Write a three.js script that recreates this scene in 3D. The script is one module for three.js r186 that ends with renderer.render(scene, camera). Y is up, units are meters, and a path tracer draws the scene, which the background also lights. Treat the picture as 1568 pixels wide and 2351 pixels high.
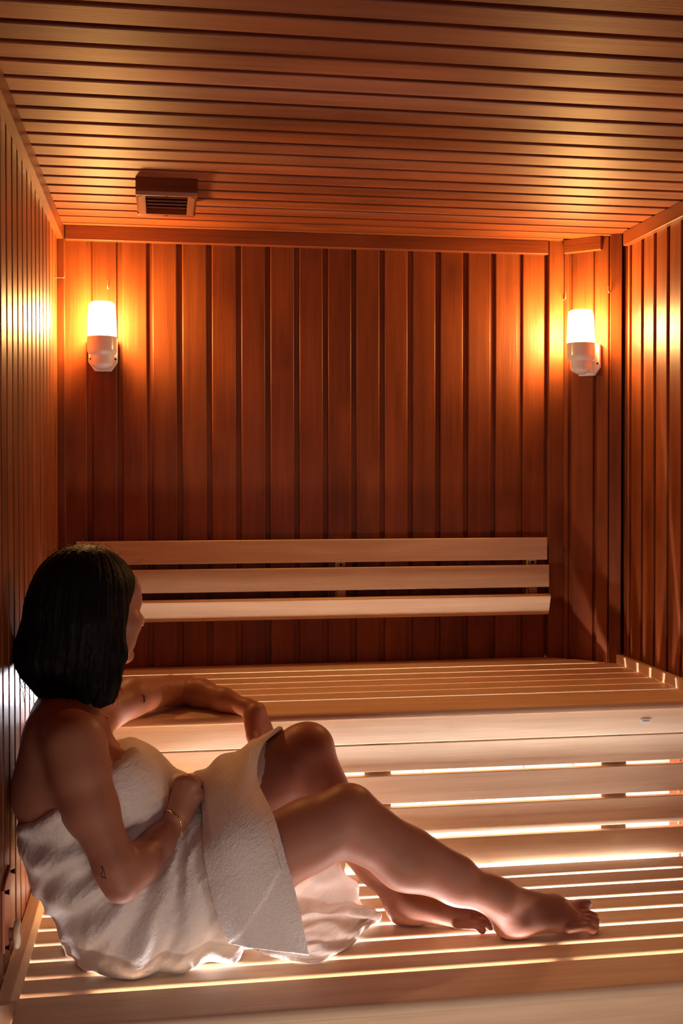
import * as THREE from 'three';
import { mergeGeometries } from 'three/addons/utils/BufferGeometryUtils.js';
import { RectAreaLightUniformsLib } from 'three/addons/lights/RectAreaLightUniformsLib.js';
import { FontLoader } from 'three/addons/loaders/FontLoader.js';

// ---------------------------------------------------------------- camera, lights, exposure
const scene = new THREE.Scene();
scene.background = new THREE.Color(0x000000);
const renderer = new THREE.WebGLRenderer({ antialias: true });
renderer.toneMapping = THREE.LinearToneMapping;
renderer.toneMappingExposure = 1.0;
renderer.shadowMap.enabled = true;
RectAreaLightUniformsLib.init();

const camera = new THREE.PerspectiveCamera(2 * Math.atan(1175.5 / 2615.09) * 180 / Math.PI, 1568 / 2351, 0.05, 20);
camera.position.set(0.29, 1.377, 3.3);
camera.rotation.order = 'YXZ';
camera.rotation.set(-0.0180538, -0.155619, -0.000587);
camera.setViewOffset(1568, 2351, 0, 34.9, 1568, 2351);

const LAMP_POWER = 1.5;              // candela of each sauna lamp
const LAMP_COLOR = new THREE.Color().setRGB(1.0, 0.54, 0.17);
const UNSEEN_COLOR = new THREE.Color().setRGB(1.0, 0.64, 0.30);
const FLOOR_COLOR = new THREE.Color().setRGB(1.0, 0.79, 0.66);
const LED_COLOR = new THREE.Color().setRGB(0.92, 0.92, 1.0);
const LED_LOWER = 180, LED_FRONT = 26, LED_TRAY = 22, LED_UPPER = 220, LED_BACK = 48, UNSEEN_FLOOR_LED = 62;   // radiance of the unseen bench strips and floor bar
const UNSEEN_LOWER = 0.22, UNSEEN_UPPER = 0.9, UNSEEN_CORRIDOR_LIGHT = 25;   // candela of the unseen lights behind her, radiance of the unseen corridor light

// ---------------------------------------------------------------- helpers
const V = (a) => new THREE.Vector3(a[0], a[1], a[2]);
let seed = 7;
const rnd = () => { seed = (seed * 1664525 + 1013904223) >>> 0; return seed / 4294967296; };
const used = {};
const numbered = (n) => { used[n] = (used[n] ?? -1) + 1; return used[n] ? `${n}_${String(used[n]).padStart(3, '0')}` : n; };
function mesh(name, geo, mat, parent) {
  const m = new THREE.Mesh(geo, mat);
  m.name = parent ? name : numbered(name);
  m.castShadow = m.receiveShadow = true;
  (parent ?? scene).add(m);
  return m;
}
function thing(name, label, category, pos = [0, 0, 0], group) {
  const g = new THREE.Group(); g.name = numbered(name); g.position.set(...pos); scene.add(g);
  g.userData = { label, category }; if (group) g.userData.group = group;
  return g;
}
function struct(name, geo, mat) { const m = mesh(name, geo, mat); m.userData.kind = 'structure'; return m; }
// value noise
function hash(x, y, z) { let h = Math.imul(x, 374761393) ^ Math.imul(y, 668265263) ^ Math.imul(z, 2147483629); h = Math.imul(h ^ (h >>> 13), 1274126177); return ((h ^ (h >>> 16)) >>> 0) / 4294967296; }
function noise(x, y, z) {
  const xi = Math.floor(x), yi = Math.floor(y), zi = Math.floor(z);
  let u = x - xi, v = y - yi, w = z - zi;
  u = u * u * (3 - 2 * u); v = v * v * (3 - 2 * v); w = w * w * (3 - 2 * w);
  const l = (a, b, t) => a + (b - a) * t;
  return l(l(l(hash(xi, yi, zi), hash(xi + 1, yi, zi), u), l(hash(xi, yi + 1, zi), hash(xi + 1, yi + 1, zi), u), v),
    l(l(hash(xi, yi, zi + 1), hash(xi + 1, yi, zi + 1), u), l(hash(xi, yi + 1, zi + 1), hash(xi + 1, yi + 1, zi + 1), u), v), w) * 2 - 1;
}
const fbm = (x, y, z, o = 4) => { let s = 0, a = 0.5; for (let i = 0; i < o; i++) { s += a * noise(x, y, z + i * 7.3); x *= 2.03; y *= 2.03; z *= 2.03; a *= 0.5; } return s; };
const clamp01 = (x) => x < 0 ? 0 : x > 1 ? 1 : x;
const smooth = (a, b, x) => { const t = clamp01((x - a) / (b - a)); return t * t * (3 - 2 * t); };

// ---------------------------------------------------------------- wood
const toS = (c) => Math.round(255 * (c <= 0.0031308 ? c * 12.92 : 1.055 * Math.pow(c, 1 / 2.4) - 0.055));
function woodMaps(W, H, lenM, widM, cA, cB, opt) {                  // u runs along the grain
  const col = new Uint8Array(W * H * 4), bmp = new Uint8Array(W * H * 4);
  for (let j = 0; j < H; j++) for (let i = 0; i < W; i++) {
    const u = i / W * lenM, v = j / H * widM;
    const wrapU = Math.min(1, Math.min(i, W - 1 - i) / 40), wrapV = Math.min(1, Math.min(j, H - 1 - j) / 10);
    const warp = fbm(u * 2.2, v * 9, opt.s, 3) * 0.05;
    const ring = Math.sin((v + warp) * opt.ring + fbm(u * 1.1, v * 3, opt.s + 5, 2) * 6);
    const fine = fbm(u * 9, v * 420, opt.s + 11, 3);
    const streak = fbm(u * 2.5, v * 95, opt.s + 21, 3);
    const blot = fbm(u * 4.5, v * 14, opt.s + 31, 3);
    const pore = Math.max(0, noise(u * 55, v * 1100, opt.s + 41) - 0.55) * 1.8;
    let t = 0.5 + 0.5 * (opt.ringA * Math.pow(Math.abs(ring), 3) * Math.sign(ring) + opt.streakA * streak * 2 + opt.fineA * fine * 2 + opt.blotA * blot * 2) * wrapU * wrapV;
    t = clamp01(t - pore * opt.poreA);
    const k = (j * W + i) * 4;
    for (let c = 0; c < 3; c++) col[k + c] = toS(cA[c] + (cB[c] - cA[c]) * t);
    col[k + 3] = 255;
    const b = clamp01(0.6 + 0.35 * fine + 0.25 * streak - pore * 0.5);
    bmp[k] = bmp[k + 1] = bmp[k + 2] = Math.round(b * 255); bmp[k + 3] = 255;
  }
  const mk = (d, srgb) => { const t = new THREE.DataTexture(d, W, H); t.wrapS = t.wrapT = THREE.RepeatWrapping; t.magFilter = THREE.LinearFilter; t.minFilter = THREE.LinearMipmapLinearFilter; t.generateMipmaps = true; if (srgb) t.colorSpace = THREE.SRGBColorSpace; t.needsUpdate = true; return t; };
  return { map: mk(col, true), bumpMap: mk(bmp, false) };
}
const WOOD_L = 1.6, WOOD_W = 0.4;
const redMaps = woodMaps(1600, 800, WOOD_L, WOOD_W, [0.120, 0.025, 0.0055], [0.27, 0.069, 0.016], { s: 3, ring: 150, ringA: 0.16, streakA: 0.22, fineA: 0.22, blotA: 0.6, poreA: 0.3 });
const paleMaps = woodMaps(1600, 800, WOOD_L, WOOD_W, [0.62, 0.42, 0.255], [0.80, 0.61, 0.42], { s: 60, ring: 120, ringA: 0.35, streakA: 0.35, fineA: 0.3, blotA: 0.35, poreA: 0.12 });
const red = [[1, 1, 1], [0.86, 0.80, 0.78], [1.12, 1.1, 1.08], [0.95, 0.9, 1.0], [1.04, 1.08, 1.1]].map((c) => new THREE.MeshPhysicalMaterial({ ...redMaps, color: new THREE.Color().setRGB(...c), bumpScale: 0.0003, roughness: 0.42, specularIntensity: 0.8 }));
const redCeil = red.map((m) => { const c = m.clone(); c.roughness = 0.55; c.specularIntensity = 0.6; c.color.multiplyScalar(1.12); return c; });
const pale = [[1, 1, 1], [0.95, 0.93, 0.9], [1.05, 1.05, 1.04], [1.0, 0.96, 0.92]].map((c) => new THREE.MeshStandardMaterial({ ...paleMaps, color: new THREE.Color().setRGB(...c), bumpScale: 0.0002, roughness: 0.5 }));
const pick = (a) => a[Math.floor(rnd() * a.length)];
const redPlain = new THREE.MeshStandardMaterial({ color: new THREE.Color().setRGB(0.09, 0.03, 0.012), roughness: 0.8 });

// a profile [p,q] (counter-clockwise) pushed along L; uv in texture repeats, u along the length
function prism(profile, L, origin, dirL, dirP, dirQ, opt = {}) {
  const n = profile.length, pos = [], nor = [], uv = [], idx = [];
  const ou = opt.ou ?? rnd() * 7, ov = opt.ov ?? rnd() * 7;
  const o = V(origin), dl = V(dirL).normalize(), dp = V(dirP).normalize(), dq = V(dirQ).normalize();
  const flip = new THREE.Vector3().crossVectors(dp, dq).dot(dl) < 0;
  const put = (p, q, l, u, v, N) => { pos.push(o.x + dp.x * p + dq.x * q + dl.x * l, o.y + dp.y * p + dq.y * q + dl.y * l, o.z + dp.z * p + dq.z * q + dl.z * l); nor.push(dp.x * N[0] + dq.x * N[1] + dl.x * N[2], dp.y * N[0] + dq.y * N[1] + dl.y * N[2], dp.z * N[0] + dq.z * N[1] + dl.z * N[2]); uv.push(u / WOOD_L + ou, v / WOOD_W + ov); };
  const tri = (a, b, c) => flip ? idx.push(a, c, b) : idx.push(a, b, c);
  const E = profile.map((a, i) => { const b = profile[(i + 1) % n], d = Math.hypot(b[0] - a[0], b[1] - a[1]) || 1e-9; return { d, n: [(b[1] - a[1]) / d, -(b[0] - a[0]) / d, 0] }; });
  // long faces stay flat; the short facets of a rounded edge shade smoothly into them
  const soft = (i, k) => { const e = E[i], f = E[(k + n) % n], dot = e.n[0] * f.n[0] + e.n[1] * f.n[1]; if (e.d > 0.0045 || dot < 0.6) return e.n; if (f.d > 0.0045) return f.n; const x = e.n[0] + f.n[0], y = e.n[1] + f.n[1], l = Math.hypot(x, y); return [x / l, y / l, 0]; };
  let s = 0;
  for (let i = 0; i < n; i++) {
    const a = profile[i], b = profile[(i + 1) % n], d = E[i].d, k = pos.length / 3, na = soft(i, i - 1), nb = soft(i, i + 1);
    put(a[0], a[1], 0, 0, s, na); put(b[0], b[1], 0, 0, s + d, nb); put(b[0], b[1], L, L, s + d, nb); put(a[0], a[1], L, L, s, na);
    tri(k, k + 1, k + 2); tri(k, k + 2, k + 3);
    s += d;
  }
  const pts = profile.map((p) => new THREE.Vector2(p[0], p[1]));
  const tris = THREE.ShapeUtils.triangulateShape(pts, []);
  for (const [l, rev] of [[0, true], [L, false]]) {
    const k = pos.length / 3;
    for (const p of profile) put(p[0], p[1], l, p[0], p[1], [0, 0, rev ? -1 : 1]);
    for (const t of tris) rev ? tri(k + t[0], k + t[2], k + t[1]) : tri(k + t[0], k + t[1], k + t[2]);
  }
  const g = new THREE.BufferGeometry();
  g.setAttribute('position', new THREE.Float32BufferAttribute(pos, 3));
  g.setAttribute('normal', new THREE.Float32BufferAttribute(nor, 3));
  g.setAttribute('uv', new THREE.Float32BufferAttribute(uv, 2));
  g.setIndex(idx);
  return g;
}
// rectangle profile with rounded corners: p0..p1 by q0..q1, radii [p0q0, p1q0, p1q1, p0q1]
function rrect(p0, q0, p1, q1, r, seg = 4) {
  const R = Array.isArray(r) ? r : [r, r, r, r], out = [];
  const corner = (cx, cy, rr, a0) => { if (rr <= 0) { out.push([cx, cy]); return; } for (let i = 0; i <= seg; i++) { const a = a0 + i / seg * Math.PI / 2; out.push([cx + rr * Math.cos(a), cy + rr * Math.sin(a)]); } };
  corner(p0 + R[0], q0 + R[0], R[0], Math.PI); corner(p1 - R[1], q0 + R[1], R[1], Math.PI * 1.5); corner(p1 - R[2], q1 - R[2], R[2], 0); corner(p0 + R[3], q1 - R[3], R[3], Math.PI / 2);
  return out;
}
const X = [1, 0, 0], Y = [0, 1, 0], Z = [0, 0, 1], nX = [-1, 0, 0], nY = [0, -1, 0], nZ = [0, 0, -1];
const boxGeo = (x0, y0, z0, x1, y1, z1) => { const g = new THREE.BoxGeometry(x1 - x0, y1 - y0, z1 - z0); g.translate((x0 + x1) / 2, (y0 + y1) / 2, (z0 + z1) / 2); return g; };
const woodBar = (p0, q0, p1, q1, r, L, o, dl, dp, dq) => prism(rrect(p0, q0, p1, q1, r, 3), L, o, dl, dp, dq);
function tube(pts, r, rs = 8, n = 40, closed = false) { return new THREE.TubeGeometry(new THREE.CatmullRomCurve3(pts.map(V), closed), n, r, rs, closed); }
// ---------------------------------------------------------------- the room
const CEIL = 2.081, UP_Y = 0.83, LOW_Y = 0.45, PITCH = 0.0839, FRONT = 3.7;
// panel board: a face with eased edges and a recessed tongue on its far side
const panel = (w, tongue = 0.0155) => [[0, 0], [w - 0.0004, 0], [w - 0.0004, 0.004], [w - tongue, 0.004], [w - tongue, 0.0085], [w - tongue - 0.001, 0.0108], [w - tongue - 0.0035, 0.012], [0.0035, 0.012], [0.001, 0.0108], [0, 0.0085]];

const floor = struct('floor', boxGeo(-0.1, -0.1, -0.1, 1.75, 0, 6.2), new THREE.MeshStandardMaterial({ color: new THREE.Color().setRGB(0.30, 0.24, 0.20), roughness: 0.6 }));
for (let i = 0; i < 6; i++) for (let j = 0; j < 13; j++) mesh('tile', boxGeo(0.003 + i * 0.28, 0, 0.003 + j * 0.285, 0.277 + i * 0.28, 0.006, 0.282 + j * 0.285), new THREE.MeshStandardMaterial({ color: new THREE.Color().setRGB(0.36 + 0.04 * rnd(), 0.30 + 0.03 * rnd(), 0.25), roughness: 0.5 }), floor);

const ceiling = struct('ceiling', boxGeo(-0.1, CEIL + 0.012, -0.1, 1.75, CEIL + 0.08, FRONT + 0.1), redPlain);
for (let k = -1; k < 43; k++) {                                   // slats run from wall to wall; gap k is centred at .0423 + k * PITCH
  const z0 = 0.0423 + k * PITCH + 0.0078, w = PITCH;
  const zz = Math.max(z0, 0.001);
  mesh('ceiling_board', prism(panel(w - (zz - z0)), 1.622, [-0.002, CEIL + 0.012, zz], X, Z, nY), pick(redCeil), ceiling);
}
const wallBack = struct('wall_back', boxGeo(-0.1, 0, -0.08, 1.72, CEIL + 0.05, -0.012), redPlain);
for (let k = 0; k < 18; k++) {                                    // recess k is centred at .0861 + k * .0843
  const x1 = 0.0861 + k * 0.0843 + 0.0078, x0 = Math.max(0.002, x1 - 0.0843);
  if (x1 > 1.48) break;
  mesh('wall_board', prism(panel(x1 - x0), CEIL - 0.002, [x0, 0, -0.012], Y, X, Z), pick(red), wallBack);
}
mesh('light_block_batten', boxGeo(0.003, 0.75, -0.0115, 1.43, 0.829, 0.0004), redPlain, wallBack);  // added bar, stops under-bench light leaking up the board recesses
const wallLeft = struct('wall_left', boxGeo(-0.08, 0, -0.08, -0.012, CEIL + 0.05, FRONT + 0.1), redPlain);
for (let k = 0; k < 46; k++) {                                    // seams seen at 1.153 - k * .0835
  const z1 = -0.0165 + k * 0.0835 + 0.0078;
  if (z1 < 0.05) continue;
  const z0 = Math.max(0.001, z1 - 0.0835);
  mesh('wall_board', prism(panel(z1 - z0), CEIL - 0.002, [-0.012, 0, z0], Y, Z, X), pick(red), wallLeft);
}
const wallRight = struct('wall_right', boxGeo(1.632, 0, -0.08, 1.72, CEIL + 0.05, FRONT + 0.1), redPlain);
for (let k = 0; k < 44; k++) {
  const z1 = 0.1836 + k * 0.0828 + 0.0075, z0 = Math.max(0.160, z1 - 0.0828);
  if (z1 > FRONT) break;
  mesh('wall_board', prism(panel(z1 - z0), CEIL - 0.002, [1.632, 0, z0], Y, Z, nX), pick(red), wallRight);
}
mesh('wall_board', prism(panel(0.028, 0.008), CEIL - 0.002, [1.632, 0, 0.1325], Y, Z, nX), red[0], wallRight);
// the splayed corner panel behind the right lamp, between two posts
const CA = [1.478, 0.018], CB = [1.592, 0.118];
const cd = new THREE.Vector2(CB[0] - CA[0], CB[1] - CA[1]), cl = cd.length(); cd.normalize();
const CD = [cd.x, 0, cd.y], CN = [-cd.y, 0, cd.x];
const wallCorner = struct('wall_corner', prism([[0, -0.03], [cl, -0.03], [cl, -0.012], [0, -0.012]], CEIL, [CA[0], 0, CA[1]], Y, CD, CN), redPlain);
let cp = 0.002;
for (const w of [0.026, 0.078, 0.046]) { mesh('wall_board', prism(panel(w, 0.011), CEIL - 0.002, [CA[0] + CD[0] * cp - CN[0] * 0.012, 0, CA[1] + CD[2] * cp - CN[2] * 0.012], Y, CD, CN), pick(red), wallCorner); cp += w; }
const trims = [];
const trim = (geo) => { const t = struct(`trim_${trims.length + 1}`, geo, pick(red)); trims.push(t); return t; };
trim(woodBar(0, -0.012, 0.055, 0.016, 0.002, CEIL, [1.4355, 0, 0], Y, X, Z));                                   // post left of the corner panel
trim(woodBar(-0.004, -0.02, 0.030, 0.010, 0.002, CEIL, [1.586, 0, 0.128], Y, [0.9, 0, 0.43], [-0.43, 0, 0.9])); // post right of it
trim(woodBar(0, 0, 0.02, 0.022, 0.002, CEIL, [0.0, 0, 0], Y, X, Z));                                            // batten in the left corner
trim(woodBar(0, 0, 0.0175, 0.041, [0, 0, 0.002, 0.003], 3.6, [0.0, CEIL - 0.041, 0.026], Z, X, Y));             // ceiling trims
trim(woodBar(0, 0, 0.02, 0.041, [0, 0.003, 0.002, 0], 1.409, [0.0225, CEIL - 0.041, 0.0], X, Z, Y));
trim(woodBar(0, 0, 0.016, 0.041, [0, 0.003, 0.002, 0], 0.112, [CA[0] + 0.006 , CEIL - 0.041, CA[1] + 0.008], CD, CN, Y));
trim(woodBar(0, 0, 0.0175, 0.041, [0, 0.003, 0.002, 0], 3.5, [1.62, CEIL - 0.041, 0.172], Z, nX, Y));

// front wall; unseen glazed door and corridor, placed to let light in from the front
const wallFront = struct('wall_front', mergeGeometries([boxGeo(-0.1, 0, FRONT, 0.42, CEIL + 0.05, FRONT + 0.08), boxGeo(1.22, 0, FRONT, 1.75, CEIL + 0.05, FRONT + 0.08), boxGeo(0.42, 1.98, FRONT, 1.22, CEIL + 0.05, FRONT + 0.08)]), red[1]);
const door = thing('door_1', 'unseen glazed door with a pale wooden frame behind the camera', 'door'); door.userData.kind = 'structure'; delete door.userData.category; delete door.userData.label;
mesh('door_frame', mergeGeometries([boxGeo(0.42, 0, FRONT + 0.01, 0.48, 1.98, FRONT + 0.07), boxGeo(1.16, 0, FRONT + 0.01, 1.22, 1.98, FRONT + 0.07), boxGeo(0.48, 1.92, FRONT + 0.01, 1.16, 1.98, FRONT + 0.07)]), pale[0], door);
mesh('glass_pane', boxGeo(0.482, 0.012, FRONT + 0.036, 1.158, 1.918, FRONT + 0.042), new THREE.MeshPhysicalMaterial({ color: 0xffffff, transmission: 1, thickness: 0, roughness: 0.02, ior: 1.5 }), door);
const plaster = new THREE.MeshStandardMaterial({ color: new THREE.Color().setRGB(0.6, 0.58, 0.58), roughness: 0.9 });
struct('wall_unseen_corridor', mergeGeometries([boxGeo(-0.4, 0, FRONT + 0.1, -0.32, 2.5, 6.1), boxGeo(2.0, 0, FRONT + 0.1, 2.08, 2.5, 6.1), boxGeo(-0.4, 0, 6.1, 2.08, 2.5, 6.18), boxGeo(-0.4, 2.5, FRONT + 0.05, 2.08, 2.58, 6.18), boxGeo(-0.4, -0.1, FRONT + 0.1, -0.1, 0, 6.1), boxGeo(1.75, -0.1, FRONT + 0.1, 2.08, 0, 6.1), boxGeo(-0.4, CEIL + 0.05, FRONT + 0.05, 2.08, 2.5, FRONT + 0.1), boxGeo(-0.4, 0, FRONT + 0.05, -0.1, CEIL + 0.05, FRONT + 0.1), boxGeo(1.75, 0, FRONT + 0.05, 2.08, CEIL + 0.05, FRONT + 0.1)]), plaster);
{
  const l = thing('unseen_ceiling_light', 'unseen square ceiling light in the corridor, placed to light the towel and bench fronts', 'light', [0.85, 2.5, 4.9]);
  mesh('frame', new THREE.BoxGeometry(0.66, 0.03, 0.66).translate(0, -0.015, 0), plaster, l);
  mesh('diffuser', new THREE.BoxGeometry(0.6, 0.004, 0.6).translate(0, -0.033, 0), new THREE.MeshStandardMaterial({ color: 0xffffff, emissive: new THREE.Color().setRGB(1, 0.93, 0.95), emissiveIntensity: 1 }), l);
  const r = new THREE.RectAreaLight(LED_COLOR, UNSEEN_CORRIDOR_LIGHT, 0.6, 0.6); r.position.set(0, -0.04, 0); r.rotation.x = -Math.PI / 2; l.add(r);  // unseen light, shines through the door onto the towel and bench fronts
}

// ---------------------------------------------------------------- benches
let upperBench, lowerBench;
const slatProfile = (w, t, r = 0.004) => rrect(0, 0, w, t, r, 4);
{
  const b = upperBench = thing('upper_bench', 'long pale slatted upper bench against the back wall with a boarded front', 'bench', [0, 0, 0]);
  const splay = (g, xe, za, xa, zb, xb) => { const p = g.attributes.position; for (let k = 0; k < p.count; k++) if (p.getX(k) > xe - 1e-4) p.setX(k, xa + (xb - xa) * (p.getZ(k) - za) / (zb - za)); return g; };
  const seams = [0.045, 0.127, 0.214, 0.297, 0.378, 0.460, 0.541];
  for (let i = 0; i < seams.length - 1; i++) {
    const z0 = seams[i] + 0.006, z1 = seams[i + 1] - 0.006;
    mesh('seat_slat', i === 0 ? splay(prism(slatProfile(z1 - z0, 0.013, 0.0018), 1.5, [0.004, UP_Y - 0.013, z0], X, Z, Y), 1.504, z0, 1.502, z1, 1.571) : prism(slatProfile(z1 - z0, 0.013, 0.0018), 1.592, [0.004, UP_Y - 0.013, z0], X, Z, Y), pick(pale), b);
  }
  // nosing board with a well rounded front edge
  mesh('nosing', prism(rrect(0.547, UP_Y - 0.019, 0.706, UP_Y, [0.002, 0.004, 0.014, 0.005], 8), 1.615, [0.002, 0, 0], X, Z, Y), pale[0], b);
  mesh('rear_slat', splay(prism(slatProfile(0.036, 0.013, 0.0018), 1.4, [0.004, UP_Y - 0.013, 0.002], X, Z, Y), 1.404, 0.002, 1.431, 0.038, 1.486), pale[1], b);
  for (const [y0, y1] of [[0.750, 0.8115], [0.684, 0.7478], [0.607, 0.6738], [0.531, 0.5965], [0.453, 0.5185]])
    mesh('front_board', prism(rrect(0.669, y0, 0.687, y1, 0.002, 3), 1.615, [0.002, 0, 0], X, Z, Y), pick(pale), b);
  for (const x of [0.10, 0.757, 1.3427]) mesh('support', woodBar(0, 0, 0.064, 0.36, 0.002, 0.045, [x, 0.45, 0.624], Z, X, Y), pale[3], b);
  mesh('corner_light_block', woodBar(0, 0, 0.04, 0.045, 0.002, 0.15, [CA[0] - 0.01 + CN[0] * 0.001, UP_Y - 0.0595, CA[1] - 0.006 + CN[2] * 0.001], CD, CN, Y), pale[3], b);  // added bar, keeps under-bench light from leaking at the splayed corner
  for (const z of [0.06, 0.60]) mesh('rail', woodBar(0, 0, 0.045, 0.045, 0.002, z < 0.3 ? 1.46 : 1.6, [0.008, UP_Y - 0.0645, z], X, Z, Y), pale[3], b);
  for (let i = 0; i < 12; i++) mesh('back_panel_board', woodBar(0, 0, 0.128, 0.79, 0.001, 0.012, [0.012 + i * 0.132, 0.012, 0.50], Z, X, Y), pick(pale), b);  // pale backing placed behind the front gaps to catch the strip light
  mesh('end_rail', prism(rrect(0, 0, 0.022, 0.026, [0, 0, 0, 0.008], 4), 0.53, [1.62, UP_Y, 0.142], Z, nX, Y), pale[1], b);
  const badge = mesh('badge', (() => { const s = new THREE.Shape(); s.absarc(-0.0095, 0, 0.0038, Math.PI / 2, Math.PI * 1.5); s.absarc(0.0095, 0, 0.0038, -Math.PI / 2, Math.PI / 2); s.closePath(); const g = new THREE.ExtrudeGeometry(s, { depth: 0.0012, bevelEnabled: true, bevelSize: 0.0005, bevelThickness: 0.0006, bevelSegments: 2, curveSegments: 10 }); g.translate(1.4483, 0.7832, 0.6872); return g; })(), new THREE.MeshStandardMaterial({ color: 0xe4e2e8, metalness: 0.35, roughness: 0.35 }), b);
  badge.userData.label = 'small silver oval badge with dark lettering';
  const font = await new FontLoader().loadAsync('fonts/droid/droid_serif_bold.typeface.json');
  const shapes = font.generateShapes('TYLÖ', 0.0043);
  const tg = new THREE.ExtrudeGeometry(shapes, { depth: 0.0004, bevelEnabled: false, curveSegments: 3 }); tg.computeBoundingBox();
  const c = tg.boundingBox.getCenter(new THREE.Vector3()); tg.translate(1.4483 - c.x, 0.7829 - c.y, 0.6889);
  mesh('lettering', tg, new THREE.MeshStandardMaterial({ color: 0x14101a, roughness: 0.5 }), badge);
}
{
  const b = lowerBench = thing('lower_bench', 'wide pale slatted lower bench the woman sits on', 'bench', [0, 0, 0]);
  const gaps = [0.692, 0.768, 0.844, 0.920, 0.995, 1.071, 1.147, 1.219];
  for (let i = 0; i < gaps.length - 1; i++) {
    const z0 = gaps[i] + (i ? 0.0072 : 0.006), z1 = gaps[i + 1] - 0.0072;
    mesh('seat_slat', prism(slatProfile(z1 - z0, 0.013), 1.612, [0.004, LOW_Y - 0.013, z0], X, Z, Y), pick(pale), b);
  }
  mesh('nosing', prism(rrect(1.2262, LOW_Y - 0.02, 1.356, LOW_Y, [0.002, 0.004, 0.016, 0.005], 8), 1.615, [0.034, 0, 0], X, Z, Y), pale[0], b);
  for (const [y0, y1] of [[0.351, 0.428], [0.27, 0.3475], [0.19, 0.2665], [0.11, 0.1865], [0.03, 0.1065]])
    mesh('front_board', prism(rrect(1.322, y0, 1.340, y1, 0.002, 3), 1.58, [0.034, 0, 0], X, Z, Y), pick(pale), b);
  const edgeStrip = [[0, 0], [0.034, 0], [0.0335, 0.003], [0.0245, 0.0125], [0.0215, 0.0145], [0, 0.015]];   // chamfered trim that runs along the seat end and turns down in front
  mesh('end_rail', prism(edgeStrip, 0.563, [0.002, LOW_Y, 0.704], Z, X, Y), pale[3], b);
  mesh('end_post', prism(edgeStrip, LOW_Y + 0.010, [0.002, 0.004, 1.268], Y, X, Z), pale[1], b);
  mesh('rear_post', prism(edgeStrip, 0.36, [0.002, LOW_Y, 0.6885], Y, X, Z), pale[3], b);
  for (const x of [0.12, 1.03, 1.50]) mesh('cross_bearer', woodBar(0, 0, 0.045, 0.06, 0.002, 0.62, [x, LOW_Y - 0.0735, 0.70], Z, X, Y), pale[3], b);
  for (const x of [0.12, 1.03, 1.50]) mesh('leg', woodBar(0, 0, 0.045, 0.045, 0.002, 0.36, [x, 0.008, 1.225], Y, X, Z), pale[3], b);
}
// unseen LED strips, placed to light the slat gaps, bench fronts and towel
function unseenLedStrip(x0, x1, y, z, tilt, w, power, parent, label, color = LED_COLOR) {
  const L = x1 - x0, at = [(x0 + x1) / 2, y, z];
  let t;
  if (parent) { t = new THREE.Group(); t.name = 'unseen_led_strip'; t.position.set(...at); parent.add(t); if (label) t.userData.label = label; } else t = thing('unseen_led_strip', label, 'light', at);
  t.rotation.x = tilt;
  mesh('housing', new THREE.BoxGeometry(L, 0.01, w + 0.006).translate(0, -0.006, 0), new THREE.MeshStandardMaterial({ color: 0xb8b8b8, metalness: 0.6, roughness: 0.4 }), t);
  mesh('diffuser', new THREE.BoxGeometry(L - 0.004, 0.002, w), new THREE.MeshStandardMaterial({ color: 0xffffff, emissive: color, emissiveIntensity: 2 }), t);
  const r = new THREE.RectAreaLight(color, power, L - 0.004, w); r.position.y = 0.0025; r.rotation.x = Math.PI / 2; t.add(r);
}
unseenLedStrip(0.05, 1.58, 0.262, 0.935, 0, 0.02, LED_LOWER, lowerBench, 'long unseen white LED strip under the middle of the lower bench, placed to light the slat gaps');
unseenLedStrip(0.05, 1.58, 0.24, 1.16, 0, 0.10, LED_FRONT, lowerBench, 'wide unseen white LED bar under the front of the lower bench, placed to light the slat gaps');
unseenLedStrip(0.05, 1.58, 0.20, 0.83, 0, 0.17, LED_TRAY, lowerBench, 'wide unseen white LED tray under the rear of the lower bench, placed to light the slat gaps');
unseenLedStrip(0.03, 1.60, 0.30, 0.645, -0.35, 0.02, LED_UPPER, upperBench, 'long unseen white LED strip behind the front boards of the upper bench, placed to light the gaps');
unseenLedStrip(0.05, 1.58, 0.30, 0.36, 0, 0.14, LED_BACK, upperBench, 'wide unseen warm LED tray under the rear of the upper bench, placed to light its gaps and the wall', FLOOR_COLOR);
unseenLedStrip(0.20, 1.40, 0.045, 2.55, -1.2, 0.03, UNSEEN_FLOOR_LED, null, 'unseen warm white LED bar on the floor, placed to light the bench fronts and towel from below', FLOOR_COLOR);  // out of view, lights the bench fronts and towel from low down

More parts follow.
